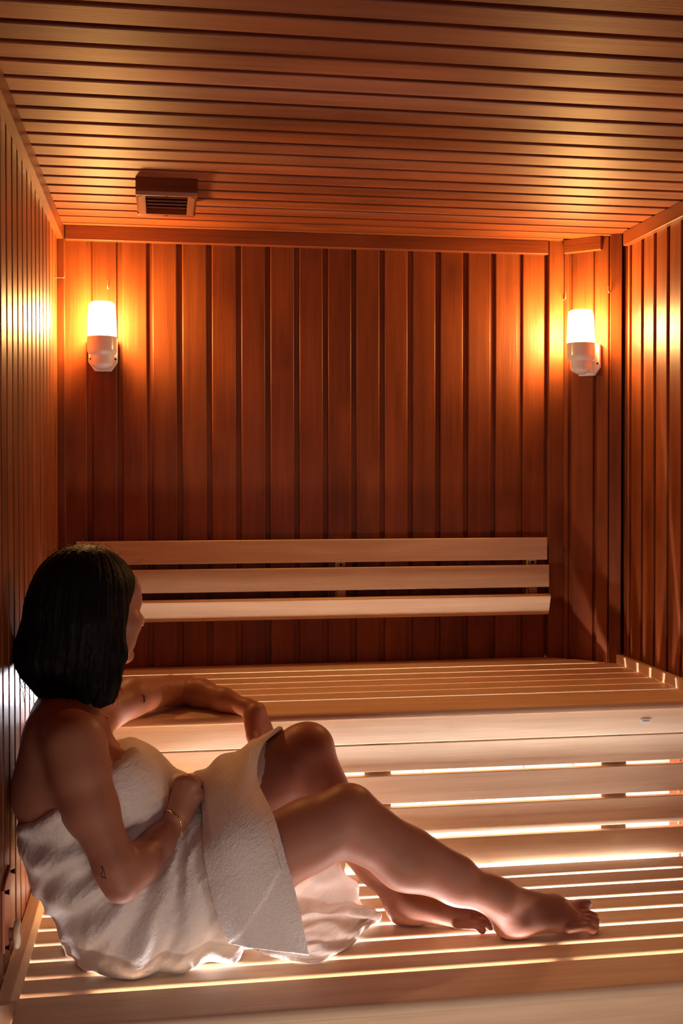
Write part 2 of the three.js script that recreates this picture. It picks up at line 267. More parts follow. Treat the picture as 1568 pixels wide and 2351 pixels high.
// ---------------------------------------------------------------- backrest
{
  const b = thing('backrest', 'pale three slat backrest mounted on the back wall above the upper bench', 'backrest');
  const L = 1.377, x0 = 0.0505;
  mesh('slat', prism(rrect(0, 0, 0.018, 0.0665, 0.003, 4), L - 0.004, [x0, 1.127, 0.020], X, [0, 0.03, 1], [0, 1, -0.03]), pale[2], b);
  mesh('slat', prism(rrect(0, 0, 0.018, 0.0665, 0.003, 4), L, [x0, 1.0455, 0.026], X, [0, 0.03, 1], [0, 1, -0.03]), pale[1], b);
  mesh('slat', prism(rrect(0, 0, 0.018, 0.0625, 0.003, 4), L + 0.002, [x0, 0.9685, 0.017], X, [0, -0.35, 1], [0, 1, 0.35]), pale[2], b);
  for (const x of [0.16, 0.79, 1.371]) {
    const k = mesh('bracket', mergeGeometries([woodBar(0, 0, 0.016, 0.205, 0.001, 0.026, [x, 0.985, 0.001], X, Z, Y), woodBar(0, 0, 0.012, 0.05, 0.001, 0.026, [x, 1.0, 0.012], X, Z, Y)]), pale[3], b);
    mesh('screw', new THREE.CylinderGeometry(0.004, 0.004, 0.003, 12).rotateX(Math.PI / 2).translate(x + 0.013, 1.119, 0.0215), new THREE.MeshStandardMaterial({ color: 0x18110e, metalness: 0.7, roughness: 0.5 }), k);
  }
}
// ---------------------------------------------------------------- wall lamps
const porcelain = new THREE.MeshPhysicalMaterial({ color: new THREE.Color().setRGB(0.78, 0.75, 0.73), roughness: 0.22, clearcoat: 0.6, clearcoatRoughness: 0.08 });
function wallLamp(pos, turn, label) {
  const t = thing('wall_lamp', label, 'lamp', pos, undefined); t.rotation.y = turn;
  const cz = 0.062;
  const lathe = (pts, n = 40) => new THREE.LatheGeometry(pts.map((p) => new THREE.Vector2(...p)), n).translate(0, 0, cz);
  const body = mesh('porcelain_body', mergeGeometries([
    lathe([[0, -0.082], [0.014, -0.082], [0.017, -0.0785], [0.026, -0.0745], [0.0305, -0.066], [0.031, -0.046], [0.0325, -0.042], [0.0365, -0.040], [0.0405, -0.035], [0.0412, -0.028], [0.0412, 0.006], [0.040, 0.008], [0.036, 0.008], [0, 0.006]]),
    new THREE.BoxGeometry(0.05, 0.05, cz).translate(0, -0.018, cz / 2), new THREE.BoxGeometry(0.04, 0.03, cz).translate(0, -0.058, cz / 2)].map((g) => g.index ? g.toNonIndexed() : g)), porcelain, t);
  const s = new THREE.Shape([[-0.039, 0.006], [-0.039, -0.058], [-0.022, -0.082], [0.022, -0.082], [0.039, -0.058], [0.039, 0.006]].map((p) => new THREE.Vector2(...p)));
  mesh('back_plate', new THREE.ExtrudeGeometry(s, { depth: 0.012, bevelEnabled: true, bevelSize: 0.0015, bevelThickness: 0.0015, bevelSegments: 2 }).translate(0, 0, 0.0015), porcelain, t);
  for (const sx of [-1, 1]) mesh('screw', new THREE.CylinderGeometry(0.003, 0.003, 0.003, 12).rotateX(Math.PI / 2).translate(sx * 0.0345, -0.049, 0.0155), new THREE.MeshStandardMaterial({ color: 0x2a2420, metalness: 0.8, roughness: 0.4 }), t);
  const glow = new THREE.MeshStandardMaterial({ color: 0xffffff, emissive: new THREE.Color().setRGB(1, 0.78, 0.5), emissiveIntensity: 3, roughness: 0.3 });
  const shade = mesh('opal_shade', lathe([[0.0395, 0.008], [0.0405, 0.012], [0.0398, 0.04], [0.0385, 0.07], [0.0365, 0.093], [0.034, 0.1], [0.029, 0.1035], [0.018, 0.105], [0, 0.1055]]), glow, t);
  shade.castShadow = false; shade.userData.label = 'glowing opal glass shade';
  const p = new THREE.PointLight(LAMP_COLOR, LAMP_POWER, 0, 2); p.position.set(0, 0.055, cz); p.castShadow = true; p.shadow.radius = 1.7; t.add(p);
}
wallLamp([0.1248, 1.757, 0.0005], 0, 'white porcelain wall lamp with glowing opal shade at the left end of the back wall');
const cm = 0.52;
wallLamp([CA[0] + cd.x * cl * cm + CN[0] * 0.0005, 1.757, CA[1] + cd.y * cl * cm + CN[2] * 0.0005], Math.atan2(CN[0], CN[2]), 'white porcelain wall lamp with glowing opal shade on the splayed right corner panel');

// ---------------------------------------------------------------- hooks, vent, plate
const steel = new THREE.MeshStandardMaterial({ color: new THREE.Color().setRGB(0.62, 0.52, 0.42), metalness: 0.9, roughness: 0.32 });
function hook(pos, dir, label) {
  const h = thing('screw_hook', label, 'hook', pos, undefined); h.rotation.y = Math.atan2(dir[0], dir[2]);
  mesh('hook_wire', tube([[0, 0, -0.004], [0, 0, 0.012], [0, 0, 0.019], [0, 0.002, 0.0225], [0, 0.007, 0.0235], [0, 0.018, 0.0235]], 0.0014, 8, 24), steel, h);
  mesh('collar', new THREE.CylinderGeometry(0.0026, 0.003, 0.002, 12).rotateX(Math.PI / 2).translate(0, 0, 0.001), steel, h);
}
hook([0.0, 1.926, 0.06], X, 'small bent steel hook on the left wall beside the back corner');
hook([0.1385, 1.910, 0.0], Z, 'small bent steel hook above the left wall lamp');
hook([1.4815, 1.907, 0.016], [-0.15, 0, 1], 'small bent steel hook up and left of the right wall lamp');
hook([1.592, 1.911, 0.128], [-0.95, 0, 0.5], 'small bent steel hook up and right of the right wall lamp');
{
  const v = thing('ceiling_vent', 'square wooden vent with dark louvres on the ceiling near the left lamp', 'vent', [0.3015, CEIL, 0.455]);
  const vm = red[2];
  const H = 0.041, W2 = 0.0725, D2 = 0.115;
  const bar = (p, L, o, dl, dp) => prism(p, L, o, dl, dp, nY);
  // mitred frame: four rails, bevelled on the outside edge
  const rail = [[0, 0], [0.022, 0], [0.022, H - 0.002], [0.006, H], [0, H - 0.008]];
  mesh('frame_rail', bar(rail, W2 * 2, [-W2, 0, D2], X, nZ), vm, v);
  mesh('frame_rail', bar(rail, W2 * 2, [-W2, 0, -D2], X, Z), vm, v);
  mesh('frame_rail', bar(rail, D2 * 2 - 0.044, [-W2, 0, -D2 + 0.022], Z, X), vm, v);
  mesh('frame_rail', bar(rail, D2 * 2 - 0.044, [W2, 0, -D2 + 0.022], Z, nX), vm, v);
  for (let i = 0; i < 5; i++) { const z = 0.078 - i * 0.034; mesh('louvre', prism(rrect(0, 0, 0.026, 0.004, 0.001, 2), 0.1, [-0.05, -0.012 - 0.016, z], X, [0, 0.6, -1], [0, -1, -0.6]), red[1], v); }
  mesh('back_plate', boxGeo(-0.05, -0.006, -0.093, 0.05, -0.001, 0.093), redPlain, v);
  for (const z of [0.104, -0.104]) mesh('screw', new THREE.BoxGeometry(0.009, 0.002, 0.003).translate(0, -H + 0.0008, z), redPlain, v);
}
{
  const p = thing('copper_plate', 'small lumpy copper coloured plate pinned to the left wall behind the woman', 'plate', [0.0, 0.578, 1.135]);
  const s = new THREE.Shape([[-0.052, -0.062], [0.040, -0.062], [0.040, 0.066], [0.02, 0.064], [-0.03, 0.058], [-0.052, 0.05]].map((q) => new THREE.Vector2(...q)));
  const g = new THREE.ExtrudeGeometry(s, { depth: 0.003, bevelEnabled: true, bevelSize: 0.001, bevelThickness: 0.001, bevelSegments: 2 }).rotateY(Math.PI / 2).translate(0.001, 0, 0);
  const cm2 = new THREE.MeshStandardMaterial({ color: new THREE.Color().setRGB(0.48, 0.16, 0.09), metalness: 0.3, roughness: 0.45 });
  mesh('sheet', g, cm2, p);
  for (const [y, z] of [[0.057, -0.033], [0.046, 0.046], [-0.055, -0.034], [-0.055, 0.046]]) mesh('pin', new THREE.CylinderGeometry(0.0052, 0.002, 0.009, 12).rotateZ(-Math.PI / 2).translate(0.0085, y, z), new THREE.MeshStandardMaterial({ color: 0x120c0b, metalness: 0.6, roughness: 0.5 }), p);
  const k = thing('wooden_knob', 'round pale wooden vent knob on the left wall just below the copper plate', 'knob', [0.0, 0.521, 1.115]);
  mesh('disc', new THREE.LatheGeometry([[0, 0.0], [0.012, 0], [0.012, 0.012], [0.024, 0.013], [0.0265, 0.016], [0.0265, 0.02], [0.024, 0.023], [0, 0.024]].map((q) => new THREE.Vector2(...q)), 40).rotateZ(-Math.PI / 2), pale[1], k);
}

// two unseen lights behind the woman, placed to light the bench front and left wall
const unseenGlow = new THREE.MeshStandardMaterial({ color: 0xffffff, emissive: new THREE.Color().setRGB(1, 0.78, 0.5), emissiveIntensity: 2, roughness: 0.4 });
{
  const t = thing('unseen_light', 'small unseen round light on the lower bench behind the seated woman, placed to light the bench front', 'light', [0.30, LOW_Y + 0.0005, 0.752]);
  mesh('housing', new THREE.LatheGeometry([[0, 0], [0.033, 0], [0.036, 0.003], [0.036, 0.014], [0.034, 0.016], [0, 0.016]].map((q) => new THREE.Vector2(...q)), 36), porcelain, t);
  const d = mesh('dome', new THREE.LatheGeometry([[0.033, 0.0165], [0.0325, 0.024], [0.028, 0.034], [0.018, 0.041], [0, 0.044]].map((q) => new THREE.Vector2(...q)), 36), unseenGlow, t);
  d.castShadow = false;
  const p = new THREE.PointLight(UNSEEN_COLOR, UNSEEN_LOWER, 0, 2); p.position.set(0, 0.028, 0); p.castShadow = true; p.shadow.radius = 0.8; t.add(p);
}
{ // an unseen light panel standing on edge, placed to light the left wall
  const t = thing('unseen_light', 'small unseen square light on the upper bench behind her neck, placed to light the left wall', 'light', [0.055, UP_Y + 0.0005, 0.40]);
  t.rotation.y = -0.12;
  mesh('housing', new THREE.BoxGeometry(0.066, 0.066, 0.012).translate(0, 0.033, -0.008), porcelain, t);
  mesh('diffuser', new THREE.BoxGeometry(0.058, 0.058, 0.002).translate(0, 0.033, -0.001), new THREE.MeshStandardMaterial({ color: 0xffffff, emissive: LED_COLOR, emissiveIntensity: 3 }), t);
  const s = new THREE.SpotLight(LED_COLOR, UNSEEN_UPPER, 0, 0.62, 0.6, 2); s.position.set(0, 0.033, 0.004); s.target.position.set(-0.03, 0.05, 0.4); s.castShadow = true; s.shadow.radius = 1.5; t.add(s, s.target);
}
// ---------------------------------------------------------------- signed distances and a surface mesher
const smin = (a, b, k) => { if (k <= 0) return Math.min(a, b); const h = Math.max(k - Math.abs(a - b), 0) / k; return Math.min(a, b) - h * h * k * 0.25; };
// tapered capsule; sz < 1 widens it along z
function cone(a, b, r1, r2, k = 0.02, sz = 1) {
  const ax = a[0], ay = a[1], az = a[2], bx = b[0] - ax, by = b[1] - ay, bz = (b[2] - az) * sz, bb = bx * bx + by * by + bz * bz || 1e-9;
  const f = (x, y, z) => { const px = x - ax, py = y - ay, pz = (z - az) * sz; let h = (px * bx + py * by + pz * bz) / bb; h = h < 0 ? 0 : h > 1 ? 1 : h; const qx = px - bx * h, qy = py - by * h, qz = pz - bz * h; return Math.sqrt(qx * qx + qy * qy + qz * qz) - (r1 + (r2 - r1) * h); };
  f.k = k; return f;
}
// ellipsoid with half axes r along the unit axes ex, ey, ez
function ell(c, r, k = 0.02, ex = [1, 0, 0], ey = [0, 1, 0], ez = [0, 0, 1]) {
  const f = (x, y, z) => { x -= c[0]; y -= c[1]; z -= c[2]; const u = (x * ex[0] + y * ex[1] + z * ex[2]) / r[0], v = (x * ey[0] + y * ey[1] + z * ey[2]) / r[1], w = (x * ez[0] + y * ez[1] + z * ez[2]) / r[2]; const k0 = Math.sqrt(u * u + v * v + w * w), k1 = Math.sqrt((u / r[0]) ** 2 + (v / r[1]) ** 2 + (w / r[2]) ** 2); return k1 < 1e-9 ? -Math.min(...r) : k0 * (k0 - 1) / k1; };
  f.k = k; return f;
}
const group = (prims, k = 0.01) => ({ prims, k });
function evalGroups(gs, x, y, z) { let d = 1e3; for (const g of gs) { let e = 1e3; for (const p of g.prims) e = smin(e, p(x, y, z), p.k); d = smin(d, e, g.k); } return d; }
// surface nets over the box lo..hi with cells of h; prune(center, radius) returns the function to use in a block, or null
function surface(prune, lo, hi, h) {
  const B = 8, nb = [0, 1, 2].map((i) => Math.ceil((hi[i] - lo[i]) / (h * B))), n = nb.map((v) => v * B + 1);
  const F = new Float32Array(n[0] * n[1] * n[2]).fill(NaN), at = (i, j, k) => (k * n[1] + j) * n[0] + i;
  const rad = h * B * 0.87, active = [];
  for (let K = 0; K < nb[2]; K++) for (let J = 0; J < nb[1]; J++) for (let I = 0; I < nb[0]; I++) {
    const c = [lo[0] + (I + 0.5) * B * h, lo[1] + (J + 0.5) * B * h, lo[2] + (K + 0.5) * B * h];
    const f = prune(c, rad); if (!f) continue;
    active.push([I, J, K]);
    for (let k = K * B; k <= K * B + B; k++) for (let j = J * B; j <= J * B + B; j++) for (let i = I * B; i <= I * B + B; i++) { const q = at(i, j, k); if (F[q] !== F[q]) F[q] = f(lo[0] + i * h, lo[1] + j * h, lo[2] + k * h); }
  }
  const ids = new Map(), pos = [], idx = [];
  const cell = (i, j, k) => (k * n[1] + j) * n[0] + i;
  for (const [I, J, K] of active) for (let k = K * B; k < K * B + B; k++) for (let j = J * B; j < J * B + B; j++) for (let i = I * B; i < I * B + B; i++) {
    const q = at(i, j, k), sx = 1, sy = n[0], szz = n[0] * n[1];
    const v = [F[q], F[q + sx], F[q + sy], F[q + sx + sy], F[q + szz], F[q + sx + szz], F[q + sy + szz], F[q + sx + sy + szz]];
    let m = 0, bad = false; for (let t = 0; t < 8; t++) { if (v[t] !== v[t]) bad = true; if (v[t] < 0) m |= 1 << t; }
    if (bad || m === 0 || m === 255) continue;
    let X0 = 0, Y0 = 0, Z0 = 0, c = 0;
    for (const [a, b] of EDGES) { if ((v[a] < 0) === (v[b] < 0)) continue; const t = v[a] / (v[a] - v[b]); X0 += (a & 1) + ((b & 1) - (a & 1)) * t; Y0 += ((a >> 1) & 1) + (((b >> 1) & 1) - ((a >> 1) & 1)) * t; Z0 += (a >> 2) + ((b >> 2) - (a >> 2)) * t; c++; }
    ids.set(cell(i, j, k), pos.length / 3);
    pos.push(lo[0] + (i + X0 / c) * h, lo[1] + (j + Y0 / c) * h, lo[2] + (k + Z0 / c) * h);
  }
  for (const q of ids.keys()) {
    const i = q % n[0], j = Math.floor(q / n[0]) % n[1], k = Math.floor(q / (n[0] * n[1])), a = F[q];
    const quad = (b, c1, c2, c3) => { const A = ids.get(q), Bq = ids.get(c1), Cq = ids.get(c2), Dq = ids.get(c3); if (Bq === undefined || Cq === undefined || Dq === undefined) return; (a < 0) === (F[b] < 0) || (a < 0 ? idx.push(A, Bq, Cq, A, Cq, Dq) : idx.push(A, Cq, Bq, A, Dq, Cq)); };
    if (j > 0 && k > 0) quad(at(i + 1, j, k), cell(i, j - 1, k), cell(i, j - 1, k - 1), cell(i, j, k - 1));
    if (i > 0 && k > 0) quad(at(i, j + 1, k), cell(i, j, k - 1), cell(i - 1, j, k - 1), cell(i - 1, j, k));
    if (i > 0 && j > 0) quad(at(i, j, k + 1), cell(i - 1, j, k), cell(i - 1, j - 1, k), cell(i, j - 1, k));
  }
  const g = new THREE.BufferGeometry();
  g.setAttribute('position', new THREE.Float32BufferAttribute(pos, 3)); g.setIndex(idx); g.computeVertexNormals();
  return g;
}
const EDGES = [[0, 1], [2, 3], [4, 5], [6, 7], [0, 2], [1, 3], [4, 6], [5, 7], [0, 4], [1, 5], [2, 6], [3, 7]];
const pruned = (gs) => (c, rad) => {
  let near = 1e3; const out = [];
  for (const g of gs) { const keep = g.prims.filter((p) => { const d = p(...c); if (d < near) near = d; return d < rad + 0.07; }); if (keep.length) out.push({ prims: keep, k: g.k }); }
  return near > rad + 0.03 || evalGroups(out, ...c) < -rad * 1.6 ? null : (x, y, z) => clear(evalGroups(out, x, y, z), x, y, z);
};
const whole = (f, slack = 1.5) => (c, rad) => Math.abs(f(...c)) > rad * slack ? null : f;
const uvPlanar = (g, s) => { const p = g.attributes.position, n = g.attributes.normal, uv = new Float32Array(p.count * 2); for (let i = 0; i < p.count; i++) { uv[2 * i] = (p.getX(i) * 0.9 + p.getZ(i) * 0.75) / s; uv[2 * i + 1] = (p.getY(i) + p.getZ(i) * 0.35) / s; } g.setAttribute('uv', new THREE.BufferAttribute(uv, 2)); return g; };
const add = (a, b, s = 1) => [a[0] + b[0] * s, a[1] + b[1] * s, a[2] + b[2] * s];
const mixp = (a, b, t) => [a[0] + (b[0] - a[0]) * t, a[1] + (b[1] - a[1]) * t, a[2] + (b[2] - a[2]) * t];
const norm = (a) => { const l = Math.hypot(...a); return a.map((v) => v / l); };
const crossp = (a, b) => [a[1] * b[2] - a[2] * b[1], a[2] * b[0] - a[0] * b[2], a[0] * b[1] - a[1] * b[0]];

// ---------------------------------------------------------------- the seated woman: joints in metres
const J = {
  pelvis: [0.2325,0.5284,1.0050], waist: [0.1505,0.6424,1.0200], chest: [0.1143,0.7690,1.0200], upper: [0.0997,0.8507,1.0000],
  neck0: [0.1059,0.9003,0.9900], neck1: [0.1441,1.0069,0.9850],
  shR: [0.1289,0.8895,1.1650], elR: [0.2115,0.6551,1.2350], wrR: [0.3129,0.7124,1.0950],
  shL: [0.1357,0.8629,0.8600], elL: [0.3361,0.8656,0.5500], wrL: [0.4813,0.8471,0.7050],
  hipR: [0.2759,0.5447,1.0900], kneeR: [0.6428,0.7050,1.1200], ankR: [0.9521,0.5310,1.1120],
  hipL: [0.2660,0.5176,0.9200], kneeL: [0.5904,0.7827,0.8900], ankL: [0.7797,0.4997,0.9850],
};
const body = [];
// trunk, wider across than deep
body.push(group([
  cone(J.pelvis, J.waist, 0.118, 0.096, 0.05, 0.72),
  cone(J.waist, J.chest, 0.096, 0.103, 0.05, 0.70),
  cone(J.chest, J.upper, 0.103, 0.080, 0.05, 0.66),
  cone([0.1056,0.8838,1.0900], [0.1289,0.8879,1.1650], 0.056, 0.049, 0.03),
  cone([0.1053,0.8673,0.9300], J.shL, 0.056, 0.046, 0.03),
  ell([0.1959,0.7830,1.0850], [0.068, 0.066, 0.062], 0.04), ell([0.2074,0.7492,0.9450], [0.07, 0.066, 0.062], 0.04),
  cone([0.0814,0.8764,1.0900], [0.0699,0.7966,1.1000], 0.045, 0.05, 0.05),           // shoulder blade
  cone([0.1023,0.8834,1.0500], J.neck0, 0.05, 0.056, 0.05),
  cone(J.neck0, J.neck1, 0.058, 0.052, 0.04),
  cone([0.0959,0.8981,1.0700], [0.1169,0.9409,1.0000], 0.04, 0.04, 0.04),             // trapezius
  cone([0.1458,0.8966,1.0200], [0.1209,0.9070,1.1300], 0.012, 0.012, 0.03),          // collar bone
  cone([0.1512,0.8990,0.9700], [0.1459,0.8759,0.8800], 0.012, 0.012, 0.03),
], 0));
// right arm
body.push(group([
  cone(J.shR, [0.1426,0.8402,1.1850], 0.049, 0.0475, 0.02), cone([0.1426,0.8402,1.1850], [0.1619,0.7735,1.2000], 0.0475, 0.0445, 0.02),
  cone([0.1619,0.7735,1.2000], [0.2038,0.6765,1.2300], 0.0445, 0.036, 0.02), cone([0.2038,0.6765,1.2300], [0.2146,0.6470,1.2370], 0.036, 0.028, 0.02),
  cone([0.2161,0.6474,1.2340], [0.2438,0.6665,1.1950], 0.030, 0.0365, 0.022), cone([0.2438,0.6665,1.1950], [0.2766,0.6848,1.1400], 0.0365, 0.030, 0.02),
  cone([0.2766,0.6848,1.1400], J.wrR, 0.030, 0.0225, 0.02),
], 0.035));
{ // right hand closed on the towel: knuckles up, back of the hand to the camera
  const w = J.wrR, mcp = [[0.3224,0.7844,1.0850], [0.3348,0.7907,1.0950], [0.3471,0.7848,1.1000], [0.3554,0.7642,1.1000]];
  const base = [[0.3097,0.7269,1.0920], [0.3162,0.7306,1.1000], [0.3237,0.7292,1.1020], [0.3311,0.7248,1.1000]];
  const p = [cone(w, mixp(base[1], base[2], 0.5), 0.0225, 0.022, 0.015)];
  for (let i = 0; i < 4; i++) p.push(cone(base[i], mcp[i], 0.0155, 0.0125 - 0.0006 * i, 0.012));
  body.push(group(p, 0.012));
  const len = [0.040, 0.043, 0.040, 0.032];
  for (let i = 0; i < 4; i++) {
    const a = mcp[i], b = add(a, norm([0.35, -0.12 - 0.12 * i, -1]), len[i]), c = add(b, norm([-0.35, -1, -0.1]), len[i] * 0.62), d = add(c, norm([-0.8, -0.25, 0.55]), len[i] * 0.5), r = 0.0098 - 0.0006 * i;
    body.push(group([cone(a, b, r + 0.0022, r, 0.004), cone(b, c, r, r - 0.0008, 0.003), cone(c, d, r - 0.0008, r - 0.0018, 0.003)], 0.006));
  }
  const t0 = [0.3081,0.7251,1.0800], t1 = [0.3050,0.7433,1.0600], t2 = [0.3136,0.7611,1.0450], t3 = [0.3275,0.7616,1.0300];
  body.push(group([cone(t0, t1, 0.0155, 0.012, 0.006), cone(t1, t2, 0.0118, 0.0105, 0.004), cone(t2, t3, 0.0105, 0.008, 0.004)], 0.010));
}
// left arm lying along the upper bench
body.push(group([
  cone(J.shL, [0.2181,0.8860,0.7400], 0.046, 0.0405, 0.02), cone([0.2181,0.8860,0.7400], [0.3069,0.8712,0.5920], 0.0405, 0.033, 0.02),
  cone([0.3069,0.8712,0.5920], [0.3413,0.8650,0.5530], 0.033, 0.031, 0.02),
  cone([0.3391,0.8656,0.5560], [0.3781,0.8640,0.5980], 0.031, 0.031, 0.02), cone([0.3781,0.8640,0.5980], [0.4292,0.8590,0.6600], 0.031, 0.0245, 0.02),
  cone([0.4292,0.8590,0.6600], J.wrL, 0.0245, 0.0195, 0.02),
], 0.03));
{
  const base = [[0.4859,0.8392,0.7350], [0.4924,0.8425,0.7280], [0.5000,0.8446,0.7200], [0.5066,0.8467,0.7120]], mcp = [[0.5005,0.7832,0.7600], [0.5113,0.7761,0.7480], [0.5232,0.7748,0.7360], [0.5342,0.7796,0.7240]];
  const p = [cone(J.wrL, mixp(base[1], base[2], 0.5), 0.0195, 0.0175, 0.015)];
  for (let i = 0; i < 4; i++) p.push(cone(base[i], mcp[i], 0.0125, 0.0112, 0.012));
  body.push(group(p, 0.012));
  const len = [0.042, 0.047, 0.043, 0.033];
  for (let i = 0; i < 4; i++) { const a = mcp[i], r = 0.0092 - 0.0004 * i, b = add(a, norm([0.22, -1, 0.12]), len[i]), c = add(b, norm([0.05, -1, -0.05]), len[i] * 0.6), d = add(c, norm([-0.12, -1, -0.15]), len[i] * 0.5); body.push(group([cone(a, b, r + 0.0015, r, 0.004), cone(b, c, r, r - 0.0008, 0.003), cone(c, d, r - 0.0008, r - 0.002, 0.003)], 0.006)); }
  const t0 = [0.4810,0.8295,0.7350], t1 = [0.4835,0.7967,0.7650], t2 = [0.4891,0.7688,0.7800], t3 = [0.4944,0.7445,0.7850];
  body.push(group([cone(t0, t1, 0.014, 0.0115, 0.006), cone(t1, t2, 0.0115, 0.0098, 0.004), cone(t2, t3, 0.0098, 0.0075, 0.004)], 0.010));
}
// legs
body.push(group([
  cone(J.hipR, [0.4431,0.6151,1.1000], 0.092, 0.082, 0.03), cone([0.4431,0.6151,1.1000], [0.5707,0.6806,1.1150], 0.082, 0.0645, 0.03), cone([0.5707,0.6806,1.1150], [0.6368,0.7096,1.1200], 0.0645, 0.0585, 0.03),
  ell([0.6497,0.7335,1.1250], [0.036, 0.036, 0.034], 0.03), cone([0.6454,0.7066,1.1200], [0.6842,0.6799,1.1200], 0.058, 0.052, 0.03),
  cone([0.6842,0.6748,1.1200], [0.7581,0.6246,1.1200], 0.052, 0.0555, 0.03), cone([0.7581,0.6246,1.1200], [0.8652,0.5712,1.1150], 0.0555, 0.0425, 0.03), cone([0.8652,0.5712,1.1150], J.ankR, 0.0425, 0.0335, 0.02),
  cone([0.6815,0.7119,1.1350], [0.8701,0.6047,1.1300], 0.02, 0.016, 0.03),          // shin bone
], 0.02));
body.push(group([
  cone(J.hipL, [0.4202,0.6464,0.9050], 0.09, 0.082, 0.03), cone([0.4202,0.6464,0.9050], [0.5321,0.7444,0.8920], 0.082, 0.072, 0.03), cone([0.5321,0.7444,0.8920], [0.5829,0.7858,0.8900], 0.072, 0.0575, 0.03),
  ell([0.6036,0.8056,0.8900], [0.036, 0.036, 0.034], 0.03), cone([0.5913,0.7808,0.8900], [0.6193,0.7209,0.9050], 0.055, 0.050, 0.03),
  cone([0.6146,0.7211,0.9050], [0.6603,0.6456,0.9250], 0.051, 0.053, 0.03), cone([0.6603,0.6456,0.9250], [0.7289,0.5608,0.9600], 0.053, 0.040, 0.03), cone([0.7289,0.5608,0.9600], J.ankL, 0.040, 0.0325, 0.02),
], 0.012));
function foot(heel, toe, side, ankle, lift) {      // heel and toe on the bench; side +1 when the little toe is towards +z
  const e1 = norm([toe[0] - heel[0], 0, toe[2] - heel[2]]), e3 = [-e1[2] * side * -1, 0, e1[0] * side * -1].map((v) => -v), y0 = LOW_Y + 0.0015;
  const s = side, lat = norm([-e1[2], 0, e1[0]]);
  const q = (f, u, l) => [heel[0] + e1[0] * f + lat[0] * l * s, y0 + u, heel[2] + e1[2] * f + lat[2] * l * s];
  const out = [group([
    ell(q(0.030, 0.029, 0), [0.033, 0.029, 0.027], 0.02), cone(q(0.034, 0.034, 0), ankle, 0.028, 0.032, 0.03), cone(q(0.028, 0.045, 0), add(ankle, [-0.018, 0.03, 0]), 0.017, 0.014, 0.02),
    cone(add(ankle, [0.012, -0.004, 0]), q(0.135, 0.044, -0.010), 0.032, 0.0225, 0.03), cone(q(0.06, 0.03, 0.012), q(0.158, 0.021, 0.024), 0.024, 0.017, 0.025),
    cone(q(0.135, 0.042, -0.012), q(0.178, 0.025, -0.024), 0.0235, 0.0215, 0.02), cone(q(0.135, 0.034, 0.006), q(0.172, 0.021, 0.012), 0.022, 0.016, 0.02),
    ell(add(ankle, [0.0, -0.003, 0.028]), [0.014, 0.014, 0.012], 0.015), ell(add(ankle, [0.006, 0.004, -0.029]), [0.014, 0.015, 0.012], 0.015),
  ], 0.02)];
  const toes = [[0.182, 0.022, -0.029, 0.236, 0.0175 + lift, -0.031, 0.0145, 0.0125], [0.184, 0.021, -0.008, 0.238, 0.0125, -0.008, 0.0102, 0.0094], [0.179, 0.020, 0.010, 0.229, 0.0115, 0.0125, 0.0096, 0.0090], [0.171, 0.019, 0.026, 0.216, 0.0108, 0.031, 0.0091, 0.0086], [0.160, 0.017, 0.040, 0.199, 0.0102, 0.048, 0.0088, 0.0083]];
  for (const [f0, u0, l0, f1, u1, l1, r0, r1] of toes) {
    const a = q(f0 - 0.02, u0, l0), b = q((f0 + f1) / 2, (u0 + u1) / 2 + 0.004, (l0 + l1) / 2), c = q(f1 - r1, u1, l1);
    out.push(group([cone(a, b, r0 + 0.001, r0 * 0.9, 0.005), cone(b, c, r0 * 0.86, r1, 0.003)], 0.004));
  }
  return { groups: out, q };
}
const footR = foot([0.9467,0.4500,1.1127], [1.1782,0.4500,1.0708], 1, J.ankR, 0.012), footL = foot([0.7507,0.4500,0.9961], [0.9546,0.4500,1.0492], 1, J.ankL, 0.004);
body.push(...footR.groups, ...footL.groups);
// head, turned towards the back wall
const hc = [0.1505,1.1181,0.9850], th = 0.60, tilt = -0.10;
const HF = norm([Math.cos(th) * Math.cos(tilt), Math.sin(tilt), -Math.sin(th) * Math.cos(tilt)]), HS = norm(crossp(HF, [0.0, 1, 0.04])), HU = crossp(HS, HF);
const hq = (f, u, s) => [hc[0] + HF[0] * f + HU[0] * u + HS[0] * s, hc[1] + HF[1] * f + HU[1] * u + HS[1] * s, hc[2] + HF[2] * f + HU[2] * u + HS[2] * s];
const hell = (f, u, s, r, k) => ell(hq(f, u, s), r, k, HF, HU, HS);
body.push(group([
  hell(-0.010, 0.022, 0, [0.086, 0.084, 0.072], 0.02), hell(0.040, -0.022, 0, [0.056, 0.066, 0.058], 0.03),
  cone(hq(0.0, -0.056, 0.052), hq(0.080, -0.096, 0.010), 0.017, 0.015, 0.02), cone(hq(0.0, -0.056, -0.052), hq(0.080, -0.096, -0.010), 0.017, 0.015, 0.02),
  hell(0.089, -0.098, 0, [0.015, 0.014, 0.016], 0.014),
  hell(0.062, -0.028, 0.044, [0.026, 0.026, 0.022], 0.02), hell(0.062, -0.028, -0.044, [0.026, 0.026, 0.022], 0.02),
  hell(0.054, -0.066, 0.036, [0.028, 0.026, 0.021], 0.02), hell(0.054, -0.066, -0.036, [0.028, 0.026, 0.021], 0.02),
  cone(hq(0.078, 0.012, 0.032), hq(0.086, 0.014, 0), 0.010, 0.011, 0.014), cone(hq(0.078, 0.012, -0.032), hq(0.086, 0.014, 0), 0.010, 0.011, 0.014),
  hell(0.074, 0.040, 0, [0.014, 0.03, 0.045], 0.03),
  hell(0.090, -0.060, 0, [0.013, 0.020, 0.024], 0.014),
  cone(hq(0.000, -0.05, 0), J.neck1, 0.05, 0.05, 0.03),
], 0.02));
